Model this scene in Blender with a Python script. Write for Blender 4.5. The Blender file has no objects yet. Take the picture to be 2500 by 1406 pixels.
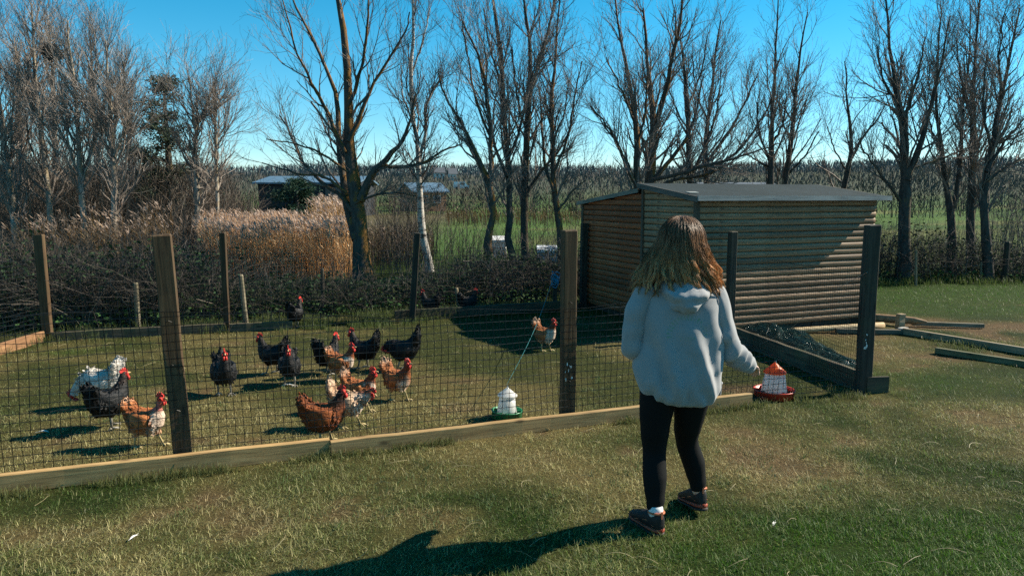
import bpy, bmesh, math, random
import numpy as np
from mathutils import Vector, Matrix

R = math.radians
random.seed(7)
rng = np.random.default_rng(11)
SC = bpy.context.scene
COL = SC.collection

# ---------------------------------------------------------------- camera
CAM_H, PITCH, FPX = 1.6, R(7.06), 1800.0
cam_data = bpy.data.cameras.new('camera')
cam_data.sensor_width = 36.0
cam_data.lens = 36.0 * FPX / 2500.0
cam_data.clip_start, cam_data.clip_end = 0.05, 6000.0
cam = bpy.data.objects.new('camera', cam_data)
cam.location = (0, 0, CAM_H)
cam.rotation_euler = (R(90) - PITCH, 0, 0)
COL.objects.link(cam)
SC.camera = cam

# ---------------------------------------------------------------- sky, sun, exposure
SUN_TO = Vector((0.957, 0.285, 0)).normalized()
SUN_EL = R(37)
SUN_DIR = Vector((SUN_TO.x * math.cos(SUN_EL), SUN_TO.y * math.cos(SUN_EL), math.sin(SUN_EL)))
world = bpy.data.worlds.new('World')
SC.world = world
world.use_nodes = True
wn = world.node_tree
wn.nodes.clear()
sky = wn.nodes.new('ShaderNodeTexSky')
sky.sky_type = 'NISHITA'
sky.sun_disc = False
sky.sun_elevation = SUN_EL
sky.sun_rotation = math.atan2(SUN_TO.x, SUN_TO.y)
sky.altitude = 0
sky.air_density = 0.85
sky.dust_density = 0.0
sky.ozone_density = 3.0
hsv = wn.nodes.new('ShaderNodeHueSaturation')
hsv.inputs['Hue'].default_value = 0.474
hsv.inputs['Saturation'].default_value = 1.42
hsv.inputs['Value'].default_value = 1.0
bgn = wn.nodes.new('ShaderNodeBackground')
bgn.inputs['Strength'].default_value = 0.078
wo = wn.nodes.new('ShaderNodeOutputWorld')
wn.links.new(sky.outputs[0], hsv.inputs['Color'])
tint = wn.nodes.new('ShaderNodeMix'); tint.data_type = 'RGBA'; tint.blend_type = 'MULTIPLY'
tint.inputs[0].default_value = 1.0; tint.inputs[7].default_value = (0.94, 1.0, 1.03, 1.0)
wn.links.new(hsv.outputs[0], tint.inputs[6])
wn.links.new(tint.outputs[2], bgn.inputs['Color'])
wn.links.new(bgn.outputs[0], wo.inputs['Surface'])

sun_data = bpy.data.lights.new('sun', 'SUN')
sun_data.energy = 5.0
sun_data.angle = R(0.53)
sun_data.color = (1.0, 0.90, 0.74)
sun = bpy.data.objects.new('sun', sun_data)
sun.rotation_euler = SUN_DIR.to_track_quat('Z', 'Y').to_euler()
sun.location = (20, 8, 18)
COL.objects.link(sun)

SC.view_settings.view_transform = 'Standard'
SC.view_settings.look = 'None'
SC.view_settings.exposure = 1.05
SC.view_settings.gamma = 1.0
SC.view_settings.use_curve_mapping = False
SC.cycles.use_denoising = False
SC.cycles.max_bounces = 6
SC.cycles.transparent_max_bounces = 8

# ---------------------------------------------------------------- helpers
CT, ST = math.cos(PITCH), math.sin(PITCH)

def ray(px, py):
    dx = (px - 1250.0) / FPX
    up = -(py - 703.0) / FPX
    return Vector((dx, CT + up * ST, -ST + up * CT))

def gnd(px, py, z=0.0):
    """point of the ground (height z) seen at a photo pixel"""
    d = ray(px, py)
    t = (z - CAM_H) / d.z
    return Vector((d.x * t, d.y * t, z))

def at(px, py, D):
    """point at forward distance D seen at a photo pixel"""
    d = ray(px, py)
    t = D / d.y
    return Vector((d.x * t, D, CAM_H + d.z * t))

def pxm(D):
    """metres per photo pixel at forward distance D"""
    return D / FPX

class MB:
    """collects quads and triangles (numpy) and links them as ONE mesh object"""
    def __init__(self):
        self.v, self.q, self.t, self.c, self.n = [], [], [], [], 0
    def add(self, v, q=None, t=None, c=None):
        v = np.asarray(v, dtype=np.float64).reshape(-1, 3)
        if q is not None and len(q):
            self.q.append(np.asarray(q, dtype=np.int64).reshape(-1, 4) + self.n)
        if t is not None and len(t):
            self.t.append(np.asarray(t, dtype=np.int64).reshape(-1, 3) + self.n)
        self.v.append(v)
        if c is not None:
            c = np.asarray(c, dtype=np.float64)
            if c.ndim == 1:
                c = np.tile(c, (len(v), 1))
            self.c.append(c[:, :3])
        self.n += len(v)
        return self
    def box(self, lo, hi, m=None, c=None):
        x0, y0, z0 = lo; x1, y1, z1 = hi
        v = np.array([(x0,y0,z0),(x1,y0,z0),(x1,y1,z0),(x0,y1,z0),(x0,y0,z1),(x1,y0,z1),(x1,y1,z1),(x0,y1,z1)])
        if m is not None:
            v = np.array([(m @ Vector(p))[:] for p in v])
        return self.add(v, [(3,2,1,0),(4,5,6,7),(0,1,5,4),(1,2,6,5),(2,3,7,6),(3,0,4,7)], c=c)
    def tubes(self, P, Rr, S=3, c=None, flat=None):
        """P (M,K,3) centre lines, Rr (M,K) radii; c (M,3) or (M,K,3) colours"""
        P = np.asarray(P, float); Rr = np.asarray(Rr, float)
        M, K, _ = P.shape
        if M == 0: return self
        T = np.gradient(P, axis=1)
        T /= np.linalg.norm(T, axis=2, keepdims=True) + 1e-9
        ref = np.where(np.abs(T[:, :1, 2:3]) > 0.9, np.array([1., 0.2, 0.]), np.array([0.1, 0.15, 1.]))
        A = np.cross(T, np.broadcast_to(ref, T.shape)); A /= np.linalg.norm(A, axis=2, keepdims=True) + 1e-9
        B = np.cross(T, A)
        ang = np.arange(S) / S * 2 * np.pi
        V = (P[:, :, None, :] + Rr[:, :, None, None] * (np.cos(ang)[None, None, :, None] * A[:, :, None, :]
             + np.sin(ang)[None, None, :, None] * B[:, :, None, :]))
        idx = np.arange(M * K * S).reshape(M, K, S)
        a = idx[:, :-1, :]; b = np.roll(a, -1, axis=2)
        d = idx[:, 1:, :]; e = np.roll(d, -1, axis=2)
        Q = np.stack([a, b, e, d], axis=-1).reshape(-1, 4)
        cc = None
        if c is not None:
            c = np.asarray(c, float)
            if c.ndim == 1: c = np.broadcast_to(c, (M, 3))
            if c.ndim == 2: c = np.broadcast_to(c[:, None, :], (M, K, 3))
            cc = np.broadcast_to(c[:, :, None, :], (M, K, S, 3)).reshape(-1, 3)
        return self.add(V.reshape(-1, 3), Q, c=cc)
    def tube(self, pts, rad, S=6, c=None, cap=True):
        P = np.asarray([tuple(p) for p in pts], float)[None]
        rad = np.asarray(rad, float)
        if rad.ndim == 0: rad = np.full(P.shape[1], float(rad))
        n0 = self.n
        self.tubes(P, rad[None], S, c)
        if cap:
            k = P.shape[1]
            ring0 = [n0 + i for i in range(S)]
            ring1 = [n0 + (k - 1) * S + i for i in range(S)]
            tr = [(ring0[0], ring0[i + 1], ring0[i]) for i in range(1, S - 1)]
            tr += [(ring1[0], ring1[i], ring1[i + 1]) for i in range(1, S - 1)]
            self.t.append(np.array(tr, dtype=np.int64))
        return self
    def loft(self, rings, cap=True, c=None):
        """rings: list of (S,3) arrays"""
        rr = np.array(rings, float); K, S, _ = rr.shape
        idx = np.arange(K * S).reshape(K, S)
        a = idx[:-1]; b = np.roll(a, -1, axis=1); d = idx[1:]; e = np.roll(d, -1, axis=1)
        Q = np.stack([a, b, e, d], -1).reshape(-1, 4)
        n0 = self.n
        self.add(rr.reshape(-1, 3), Q, c=c)
        if cap:
            for ring, flip in ((idx[0], True), (idx[-1], False)):
                ring = ring + n0
                tr = [(ring[0], ring[i], ring[i + 1]) if not flip else (ring[0], ring[i + 1], ring[i]) for i in range(1, S - 1)]
                self.t.append(np.array(tr, dtype=np.int64))
        return self
    def mesh(self, name, smooth=False):
        V = np.concatenate(self.v) if self.v else np.zeros((0, 3))
        Q = np.concatenate(self.q) if self.q else np.zeros((0, 4), np.int64)
        T = np.concatenate(self.t) if self.t else np.zeros((0, 3), np.int64)
        me = bpy.data.meshes.new(name)
        me.vertices.add(len(V)); me.vertices.foreach_set('co', V.astype(np.float32).ravel())
        loops = np.concatenate([Q.ravel(), T.ravel()]).astype(np.int32)
        me.loops.add(len(loops)); me.loops.foreach_set('vertex_index', loops)
        npoly = len(Q) + len(T)
        me.polygons.add(npoly)
        start = np.concatenate([np.arange(len(Q)) * 4, len(Q) * 4 + np.arange(len(T)) * 3]).astype(np.int32)
        me.polygons.foreach_set('loop_start', start)
        me.update(calc_edges=True)
        me.polygons.foreach_set('use_smooth', np.full(npoly, bool(smooth)))
        if self.c:
            C = np.concatenate(self.c)
            at_ = me.color_attributes.new('Col', 'FLOAT_COLOR', 'POINT')
            rgba = np.ones((len(V), 4), np.float32); rgba[:len(C), :3] = C
            at_.data.foreach_set('color', rgba.ravel())
        return me
    def build(self, name, material, parent=None, smooth=False, loc=None):
        me = self.mesh(name, smooth)
        if material: me.materials.append(material)
        return link(name, me, parent, loc)

def link(name, me, parent=None, loc=None):
    o = bpy.data.objects.new(name, me)
    COL.objects.link(o)
    if parent is not None: o.parent = parent
    if loc is not None: o.location = loc
    return o

def tag(o, label=None, cat=None, group=None, kind=None):
    if label: o['label'] = label
    if cat: o['category'] = cat
    if group: o['group'] = group
    if kind: o['kind'] = kind
    return o

def empty(name, loc=(0, 0, 0), rz=0.0):
    o = bpy.data.objects.new(name, None)
    o.empty_display_size = 0.1
    COL.objects.link(o)
    o.location = loc; o.rotation_euler = (0, 0, rz)
    return o

def copy_tree(o, parent=None):
    c = o.copy(); COL.objects.link(c); c.parent = parent
    for ch in list(o.children): copy_tree(ch, c)
    return c

# value noise shared by the turf, the soil and the blades
_perm = np.random.default_rng(3).random((256, 256))
def vnoise(x, y, s, o=0):
    x = np.asarray(x, float) / s + 37.3 + o * 17.7; y = np.asarray(y, float) / s + 91.1 + o * 29.3
    xi = np.floor(x).astype(int); yi = np.floor(y).astype(int)
    fx = x - xi; fy = y - yi
    fx = fx * fx * (3 - 2 * fx); fy = fy * fy * (3 - 2 * fy)
    g = lambda a, b: _perm[a % 256, b % 256]
    return (g(xi, yi) * (1 - fx) + g(xi + 1, yi) * fx) * (1 - fy) + (g(xi, yi + 1) * (1 - fx) + g(xi + 1, yi + 1) * fx) * fy
def fbm(x, y, s, n=4, o=0):
    a, t, w = 0.0, 0.0, 1.0
    for i in range(n):
        a = a + w * vnoise(x, y, s / 2 ** i, o + i * 5); t += w; w *= 0.55
    return a / t
def sstep(a, b, x):
    t = np.clip((np.asarray(x, float) - a) / (b - a), 0, 1)
    return t * t * (3 - 2 * t)

# ---------------------------------------------------------------- materials
def new_mat(name):
    m = bpy.data.materials.new(name); m.use_nodes = True
    nt = m.node_tree; nt.nodes.clear()
    out = nt.nodes.new('ShaderNodeOutputMaterial')
    b = nt.nodes.new('ShaderNodeBsdfPrincipled')
    nt.links.new(b.outputs[0], out.inputs['Surface'])
    return m, nt, b

def N(nt, t, **kw):
    n = nt.nodes.new(t)
    for k, v in kw.items(): setattr(n, k, v)
    return n

def ramp(nt, fac, stops):
    r = N(nt, 'ShaderNodeValToRGB')
    el = r.color_ramp.elements
    while len(el) > 1: el.remove(el[-1])
    for i, (p, c) in enumerate(stops):
        e = el[0] if i == 0 else el.new(p)
        e.position = p
        e.color = tuple(c) + (1.0,) if len(c) == 3 else c
    nt.links.new(fac, r.inputs['Fac'])
    return r.outputs['Color']

def noise(nt, scale, detail=4, rough=0.6, vec=None, stretch=None, coord='Object', dist=0.0):
    tc = N(nt, 'ShaderNodeTexCoord')
    v = tc.outputs[coord] if vec is None else vec
    if stretch is not None:
        mp = N(nt, 'ShaderNodeMapping')
        mp.inputs['Scale'].default_value = stretch
        nt.links.new(v, mp.inputs['Vector']); v = mp.outputs[0]
    n = N(nt, 'ShaderNodeTexNoise')
    n.inputs['Scale'].default_value = scale
    n.inputs['Detail'].default_value = detail
    n.inputs['Roughness'].default_value = rough
    n.inputs['Distortion'].default_value = dist
    nt.links.new(v, n.inputs['Vector'])
    return n.outputs['Fac']

def mixc(nt, fac, a, b, mode='MIX'):
    m = N(nt, 'ShaderNodeMix', data_type='RGBA', blend_type=mode)
    for sock, val in ((m.inputs[0], fac), (m.inputs[6], a), (m.inputs[7], b)):
        if hasattr(val, 'is_linked') or hasattr(val, 'links'): nt.links.new(val, sock)
        elif isinstance(val, (int, float)): sock.default_value = val
        else: sock.default_value = tuple(val) + (1.0,) if len(val) == 3 else val
    return m.outputs[2]

def math_(nt, op, a, b=None):
    m = N(nt, 'ShaderNodeMath', operation=op)
    for i, val in enumerate((a, b)):
        if val is None: continue
        if isinstance(val, (int, float)): m.inputs[i].default_value = val
        else: nt.links.new(val, m.inputs[i])
    return m.outputs[0]

def bump(nt, b, h, strength=0.4, dist=0.01):
    bp = N(nt, 'ShaderNodeBump')
    bp.inputs['Strength'].default_value = strength
    bp.inputs['Distance'].default_value = dist
    nt.links.new(h, bp.inputs['Height'])
    nt.links.new(bp.outputs[0], b.inputs['Normal'])

def simple(name, col, rough=0.7, var=0.25, scale=12.0, bmp=0.0, stretch=None, spec=0.3, metal=0.0):
    m, nt, b = new_mat(name)
    f = noise(nt, scale, 5, 0.62, stretch=stretch)
    lo = [c * (1 - var) for c in col]; hi = [min(1, c * (1 + var)) for c in col]
    nt.links.new(ramp(nt, f, [(0.3, lo), (0.7, hi)]), b.inputs['Base Color'])
    b.inputs['Roughness'].default_value = rough
    b.inputs['Specular IOR Level'].default_value = spec
    b.inputs['Metallic'].default_value = metal
    if bmp: bump(nt, b, f, bmp)
    return m

def vcol(name, rough=0.8, spec=0.2, gain=1.0, trans=0.0, var=0.0, vscale=20, bmp=0.0, bscale=60, sheen=0.0):
    """colour attribute 'Col' with a little noise"""
    m, nt, b = new_mat(name)
    a = N(nt, 'ShaderNodeAttribute', attribute_name='Col')
    c = a.outputs['Color']
    if var:
        f = noise(nt, vscale, 4)
        k = ramp(nt, f, [(0.3, (1 - var,) * 3), (0.7, (1 + var,) * 3)])
        c = mixc(nt, 1.0, c, k, 'MULTIPLY')
    nt.links.new(c, b.inputs['Base Color'])
    b.inputs['Roughness'].default_value = rough
    b.inputs['Specular IOR Level'].default_value = spec
    if sheen: b.inputs['Sheen Weight'].default_value = sheen
    if bmp: bump(nt, b, noise(nt, bscale, 4), bmp, 0.005)
    if trans:
        tr = N(nt, 'ShaderNodeBsdfTranslucent'); nt.links.new(c, tr.inputs['Color'])
        mx = N(nt, 'ShaderNodeMixShader'); mx.inputs[0].default_value = trans
        out = [n for n in nt.nodes if n.type == 'OUTPUT_MATERIAL'][0]
        nt.links.new(b.outputs[0], mx.inputs[1]); nt.links.new(tr.outputs[0], mx.inputs[2])
        nt.links.new(mx.outputs[0], out.inputs['Surface'])
    return m

def wood(name, dark, mid, light, axis='Z', grain=1.0, knots=True, green=0.0, rough=0.75, bmp=0.25):
    """sawn timber: grain runs along the given object axis"""
    m, nt, b = new_mat(name)
    st = {'Z': (22, 22, 1.2), 'X': (1.2, 22, 22), 'Y': (22, 1.2, 22)}[axis]
    st = tuple(s * grain for s in st)
    f = noise(nt, 2.2, 6, 0.65, stretch=st, dist=0.6)
    c = ramp(nt, f, [(0.28, dark), (0.5, mid), (0.75, light)])
    big = noise(nt, 3.0, 3)
    oi = N(nt, 'ShaderNodeObjectInfo')
    c = mixc(nt, .8, c, ramp(nt, oi.outputs['Random'], [(0.0, (0.62, 0.60, 0.60)), (0.5, (1.0, 1.0, 1.0)), (1.0, (1.28, 1.22, 1.12))]), 'MULTIPLY')
    c = mixc(nt, 0.55, c, ramp(nt, big, [(0.3, (0.62, 0.60, 0.58)), (0.7, (1.12, 1.1, 1.05))]), 'MULTIPLY')
    if green:
        g = noise(nt, 4.0, 5)
        c = mixc(nt, math_(nt, 'MULTIPLY', ramp(nt, g, [(0.45, (0, 0, 0)), (0.68, (1, 1, 1))]), green), c, (0.07, 0.085, 0.035))
    if knots:
        tc = N(nt, 'ShaderNodeTexCoord'); mp = N(nt, 'ShaderNodeMapping')
        mp.inputs['Scale'].default_value = {'Z': (9, 9, 3.2), 'X': (3.2, 9, 9), 'Y': (9, 3.2, 9)}[axis]
        nt.links.new(tc.outputs['Object'], mp.inputs['Vector'])
        vo = N(nt, 'ShaderNodeTexVoronoi'); vo.inputs['Scale'].default_value = 1.0
        nt.links.new(mp.outputs[0], vo.inputs['Vector'])
        c = mixc(nt, ramp(nt, vo.outputs['Distance'], [(0.05, (0.85,) * 3), (0.16, (0, 0, 0))]), c, [d * 0.55 for d in dark])
    nt.links.new(c, b.inputs['Base Color'])
    b.inputs['Roughness'].default_value = rough
    b.inputs['Specular IOR Level'].default_value = 0.25
    bump(nt, b, f, bmp, 0.004)
    return m
# ---------------------------------------------------------------- ground
# pen corners (metres; x to the right, y away from the camera)
F_DIR = Vector((0.9374, 0.348, 0)).normalized()          # run of the front fence
F_P = Vector((-2.77, 3.85, 0))
def front_at(x):                                          # point of the front fence line at abscissa x
    return F_P + F_DIR * ((x - F_P.x) / F_DIR.x)
CORNER_FL = front_at(-5.25)
CORNER_BL = gnd(118, 832)
BACK_2 = gnd(555, 808)
BACK_3 = gnd(1005, 786)
RPOST = gnd(2106, 958)
BOARD_END = front_at(1.84)

def hill(x, y):
    d = np.asarray(y, float)
    z = np.clip(d - 115.0, 0, 330.0) * 0.046
    z = z + sstep(140, 420, d) * (fbm(x, y, 150, 3, 3) - 0.5) * 7.0
    z = z + sstep(150, 420, d) * np.clip(np.asarray(x, float) * 0.012, 0, 6)
    return z

POND = (-12.9, 42.0, 3.0, 17.0)                            # centre x, centre y, half width, half length
def pond_mask(x, y):
    q = np.sqrt(((np.asarray(x) - POND[0] + (np.asarray(y) - POND[1]) * 0.30) / POND[2]) ** 2 + ((np.asarray(y) - POND[1]) / POND[3]) ** 2)
    return 1 - sstep(0.9, 1.25, q)

def turf(x, y):
    """(bare, dry, lush) shares of the lawn at a place"""
    x = np.asarray(x, float); y = np.asarray(y, float)
    n1 = fbm(x, y, 1.3, 4, 1); n2 = fbm(x, y, 0.45, 3, 2); n3 = fbm(x, y, 2.6, 3, 7)
    # worn ground outside the pen, in front of the girl and to the right
    worn = np.exp(-(((x - 2.6) / 1.8) ** 2 + ((y - 4.6) / 0.9) ** 2)) * 0.17
    worn += np.exp(-(((x + 1.2) / 1.9) ** 2 + ((y - 3.6) / 0.5) ** 2)) * 0.22
    worn += np.exp(-(((x - 5.6) / 1.4) ** 2 + ((y - 9.0) / 1.0) ** 2)) * 0.42
    worn += np.exp(-(((x - 4.6) / 0.6) ** 2 + ((y - 7.2) / 0.35) ** 2)) * 0.36
    worn += np.exp(-(((x - 1.9) / 0.7) ** 2 + ((y - 6.1) / 0.45) ** 2)) * 0.40
    worn += np.exp(-(((x + 0.4) / 0.35) ** 2 + ((y - 6.35) / 0.2) ** 2)) * 0.25
    spots = sstep(0.70, 0.80, fbm(x, y, 0.22, 3, 15)) * sstep(0.40, 0.6, n1)
    bare = np.maximum(sstep(0.62, 0.80, n2 * 0.45 + n1 * 0.45 + worn * 0.9), spots * 0.9)
    inside = sstep(-0.1, 0.15, (y - (F_P.y + (x - F_P.x) * F_DIR.y / F_DIR.x))) * (1 - sstep(9.3, 9.9, y)) * (1 - sstep(1.8, 2.6, x))
    dry = np.clip(0.20 + 2.6 * (n1 - 0.45) + 1.5 * (n2 - 0.5) + worn * 0.8, 0, 1)
    dry = np.clip(dry + inside * 0.20, 0, 1)
    lush = sstep(9.2, 12.0, y + 0.9 * (n3 - 0.5)) * sstep(2.5, 4.0, x)
    lush = np.maximum(lush, sstep(9.4, 10.2, y) * 0.75)
    near_r = sstep(2.6, 3.6, x) * (1 - sstep(4.4, 3.3, y)) * 0.0
    left_in = np.exp(-(((x + 4.6) / 0.35) ** 2 + ((y - 7.5) / 0.2) ** 2))
    lush = np.maximum(lush, left_in * 0.6)
    front_green = (1 - sstep(3.1, 4.0, y)) * sstep(-0.6, 1.6, x) * sstep(0.36, 0.58, n3)
    front_green = np.maximum(front_green, np.exp(-(((x - 3.6) / 0.9) ** 2 + ((y - 6.3) / 0.55) ** 2)) * 0.8)
    lush = np.maximum(lush, front_green * 0.75)
    dry = dry * (1 - 0.75 * lush)
    return bare * (1 - 0.7 * lush), dry, lush

C_GREEN = np.array((0.062, 0.100, 0.022)); C_LUSH = np.array((0.066, 0.145, 0.017))
C_DRY = np.array((0.290, 0.260, 0.108)); C_SOIL = np.array((0.29, 0.21, 0.12))
def turf_colour(x, y):
    b, d, l = turf(x, y)
    c = C_GREEN * (1 - d)[:, None] + C_DRY * d[:, None]
    c = c * (1 - l)[:, None] + C_LUSH * l[:, None]
    return c * (1 - b)[:, None] + C_SOIL * b[:, None]

def make_ground():
    xs = np.unique(np.concatenate([-np.geomspace(7.6, 2600, 34), np.arange(-7.5, 9.01, 0.11), np.geomspace(9.1, 2600, 34)]))
    ys = np.unique(np.concatenate([-np.geomspace(0.5, 2500, 14)[::-1], np.arange(-0.4, 2.5, 0.4), np.arange(2.5, 15.0, 0.11), np.geomspace(15.1, 130, 40), np.linspace(134, 480, 50), np.geomspace(500, 3200, 14)]))
    X, Y = np.meshgrid(xs, ys)
    x, y = X.ravel(), Y.ravel()
    z = hill(x, y)
    b, d, l = turf(x, y)
    z += (fbm(x, y, 0.35, 3, 4) - 0.5) * 0.022 * (y < 16) - 0.012 * b
    z -= pond_mask(x, y) * 0.55
    # soil and thatch under the blades
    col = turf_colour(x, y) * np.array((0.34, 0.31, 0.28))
    strip = sstep(12.4, 13.3, y) * (1 - sstep(14.2, 15.0, y)) * (1 - sstep(2, 3, x))
    col = col * (1 - strip[:, None]) + np.array((0.13, 0.14, 0.035)) * strip[:, None]
    field = sstep(16, 22, y)
    fn = fbm(x, y, 9, 4, 9)
    fcol = np.array((0.060, 0.108, 0.024))[None] * (0.6 + 0.9 * fn)[:, None]
    rough = sstep(0.56, 0.70, fbm(x, y, 14, 3, 12))[:, None] * 0.5
    fcol = fcol * (1 - rough) + np.array((0.17, 0.14, 0.06)) * rough
    left = (1 - sstep(-6, -2, x)) * (1 - sstep(60, 90, y))
    fcol = fcol * (1 - left[:, None]) + np.array((0.10, 0.085, 0.045)) * left[:, None]
    farc = sstep(90, 200, y)[:, None]
    fcol = fcol * (1 - farc) + np.array((0.070, 0.080, 0.055)) * farc
    col = col * (1 - field[:, None]) + fcol * field[:, None]
    mb = MB()
    nx, ny = len(xs), len(ys)
    idx = np.arange(nx * ny).reshape(ny, nx)
    Q = np.stack([idx[:-1, :-1], idx[:-1, 1:], idx[1:, 1:], idx[1:, :-1]], -1).reshape(-1, 4)
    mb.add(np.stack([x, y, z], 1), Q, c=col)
    m, nt, bs = new_mat('turf_soil')
    a = N(nt, 'ShaderNodeAttribute', attribute_name='Col')
    f1 = noise(nt, 60, 5, 0.7); f2 = noise(nt, 9, 4)
    c = mixc(nt, 1.0, a.outputs['Color'], ramp(nt, f1, [(0.3, (0.45, 0.45, 0.42)), (0.55, (1, 1, 1)), (0.75, (1.7, 1.6, 1.4))]), 'MULTIPLY')
    c = mixc(nt, 1.0, c, ramp(nt, f2, [(0.3, (0.75, 0.8, 0.75)), (0.7, (1.2, 1.15, 1.1))]), 'MULTIPLY')
    nt.links.new(c, bs.inputs['Base Color'])
    bs.inputs['Roughness'].default_value = 0.95; bs.inputs['Specular IOR Level'].default_value = 0.1
    bump(nt, bs, f1, 0.9, 0.02)
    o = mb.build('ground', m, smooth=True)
    tag(o, kind='structure')
make_ground()

def ground_z(x, y):
    x = np.asarray(x, float); y = np.asarray(y, float)
    b, d, l = turf(x, y)
    return hill(x, y) + (fbm(x, y, 0.35, 3, 4) - 0.5) * 0.022 * (y < 16) - 0.012 * b

# pond
def make_pond():
    mb = MB()
    n = 40
    a = np.arange(n) / n * 2 * np.pi
    yy = POND[1] + np.sin(a) * POND[3] * 1.15
    xx = POND[0] + np.cos(a) * POND[2] * 1.2 - (yy - POND[1]) * 0.30
    v = np.concatenate([[(POND[0], POND[1], -0.12)], np.stack([xx, yy, np.full(n, -0.12)], 1)])
    mb.add(v, t=[(0, i + 1, (i + 1) % n + 1) for i in range(n)])
    m, nt, b = new_mat('pond_water')
    b.inputs['Base Color'].default_value = (0.02, 0.022, 0.014, 1)
    b.inputs['Roughness'].default_value = 0.08
    bump(nt, b, noise(nt, 1.6, 3, stretch=(1, 0.4, 1)), 0.15, 0.02)
    tag(mb.build('pond', m), kind='structure')
make_pond()

# grass blades -----------------------------------------------------
M_GRASS = vcol('grass_blade', rough=0.55, spec=0.3, trans=0.42)
def blades(x, y, length, width, lean, col, seg2=True):
    n = len(x)
    z = ground_z(x, y) - 0.003
    az = rng.uniform(0, 2 * np.pi, n)
    d = np.stack([np.cos(az), np.sin(az), np.zeros(n)], 1)
    w = np.stack([-np.sin(az + 0.5), np.cos(az + 0.5), np.zeros(n)], 1) * (width / 2)[:, None]
    p0 = np.stack([x, y, z], 1)
    h = length * np.cos(lean); s = length * np.sin(lean)
    p1 = p0 + d * (s * 0.35)[:, None] + np.array((0, 0, 1.0)) * (h * 0.62)[:, None]
    p2 = p0 + d * s[:, None] * 1.05 + np.array((0, 0, 1.0)) * (h)[:, None]
    if seg2:
        V = np.stack([p0 - w, p0 + w, p1 + w * 0.8, p1 - w * 0.8, p2], 1)
        i = np.arange(n)[:, None] * 5
        return V.reshape(-1, 3), i + np.array([0, 1, 2, 3]), i + np.array([3, 2, 4]), np.repeat(col, 5, 0)
    V = np.stack([p0 - w, p0 + w, p2], 1)
    i = np.arange(n)[:, None] * 3
    return V.reshape(-1, 3), None, i + np.array([0, 1, 2]), np.repeat(col, 3, 0)

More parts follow.
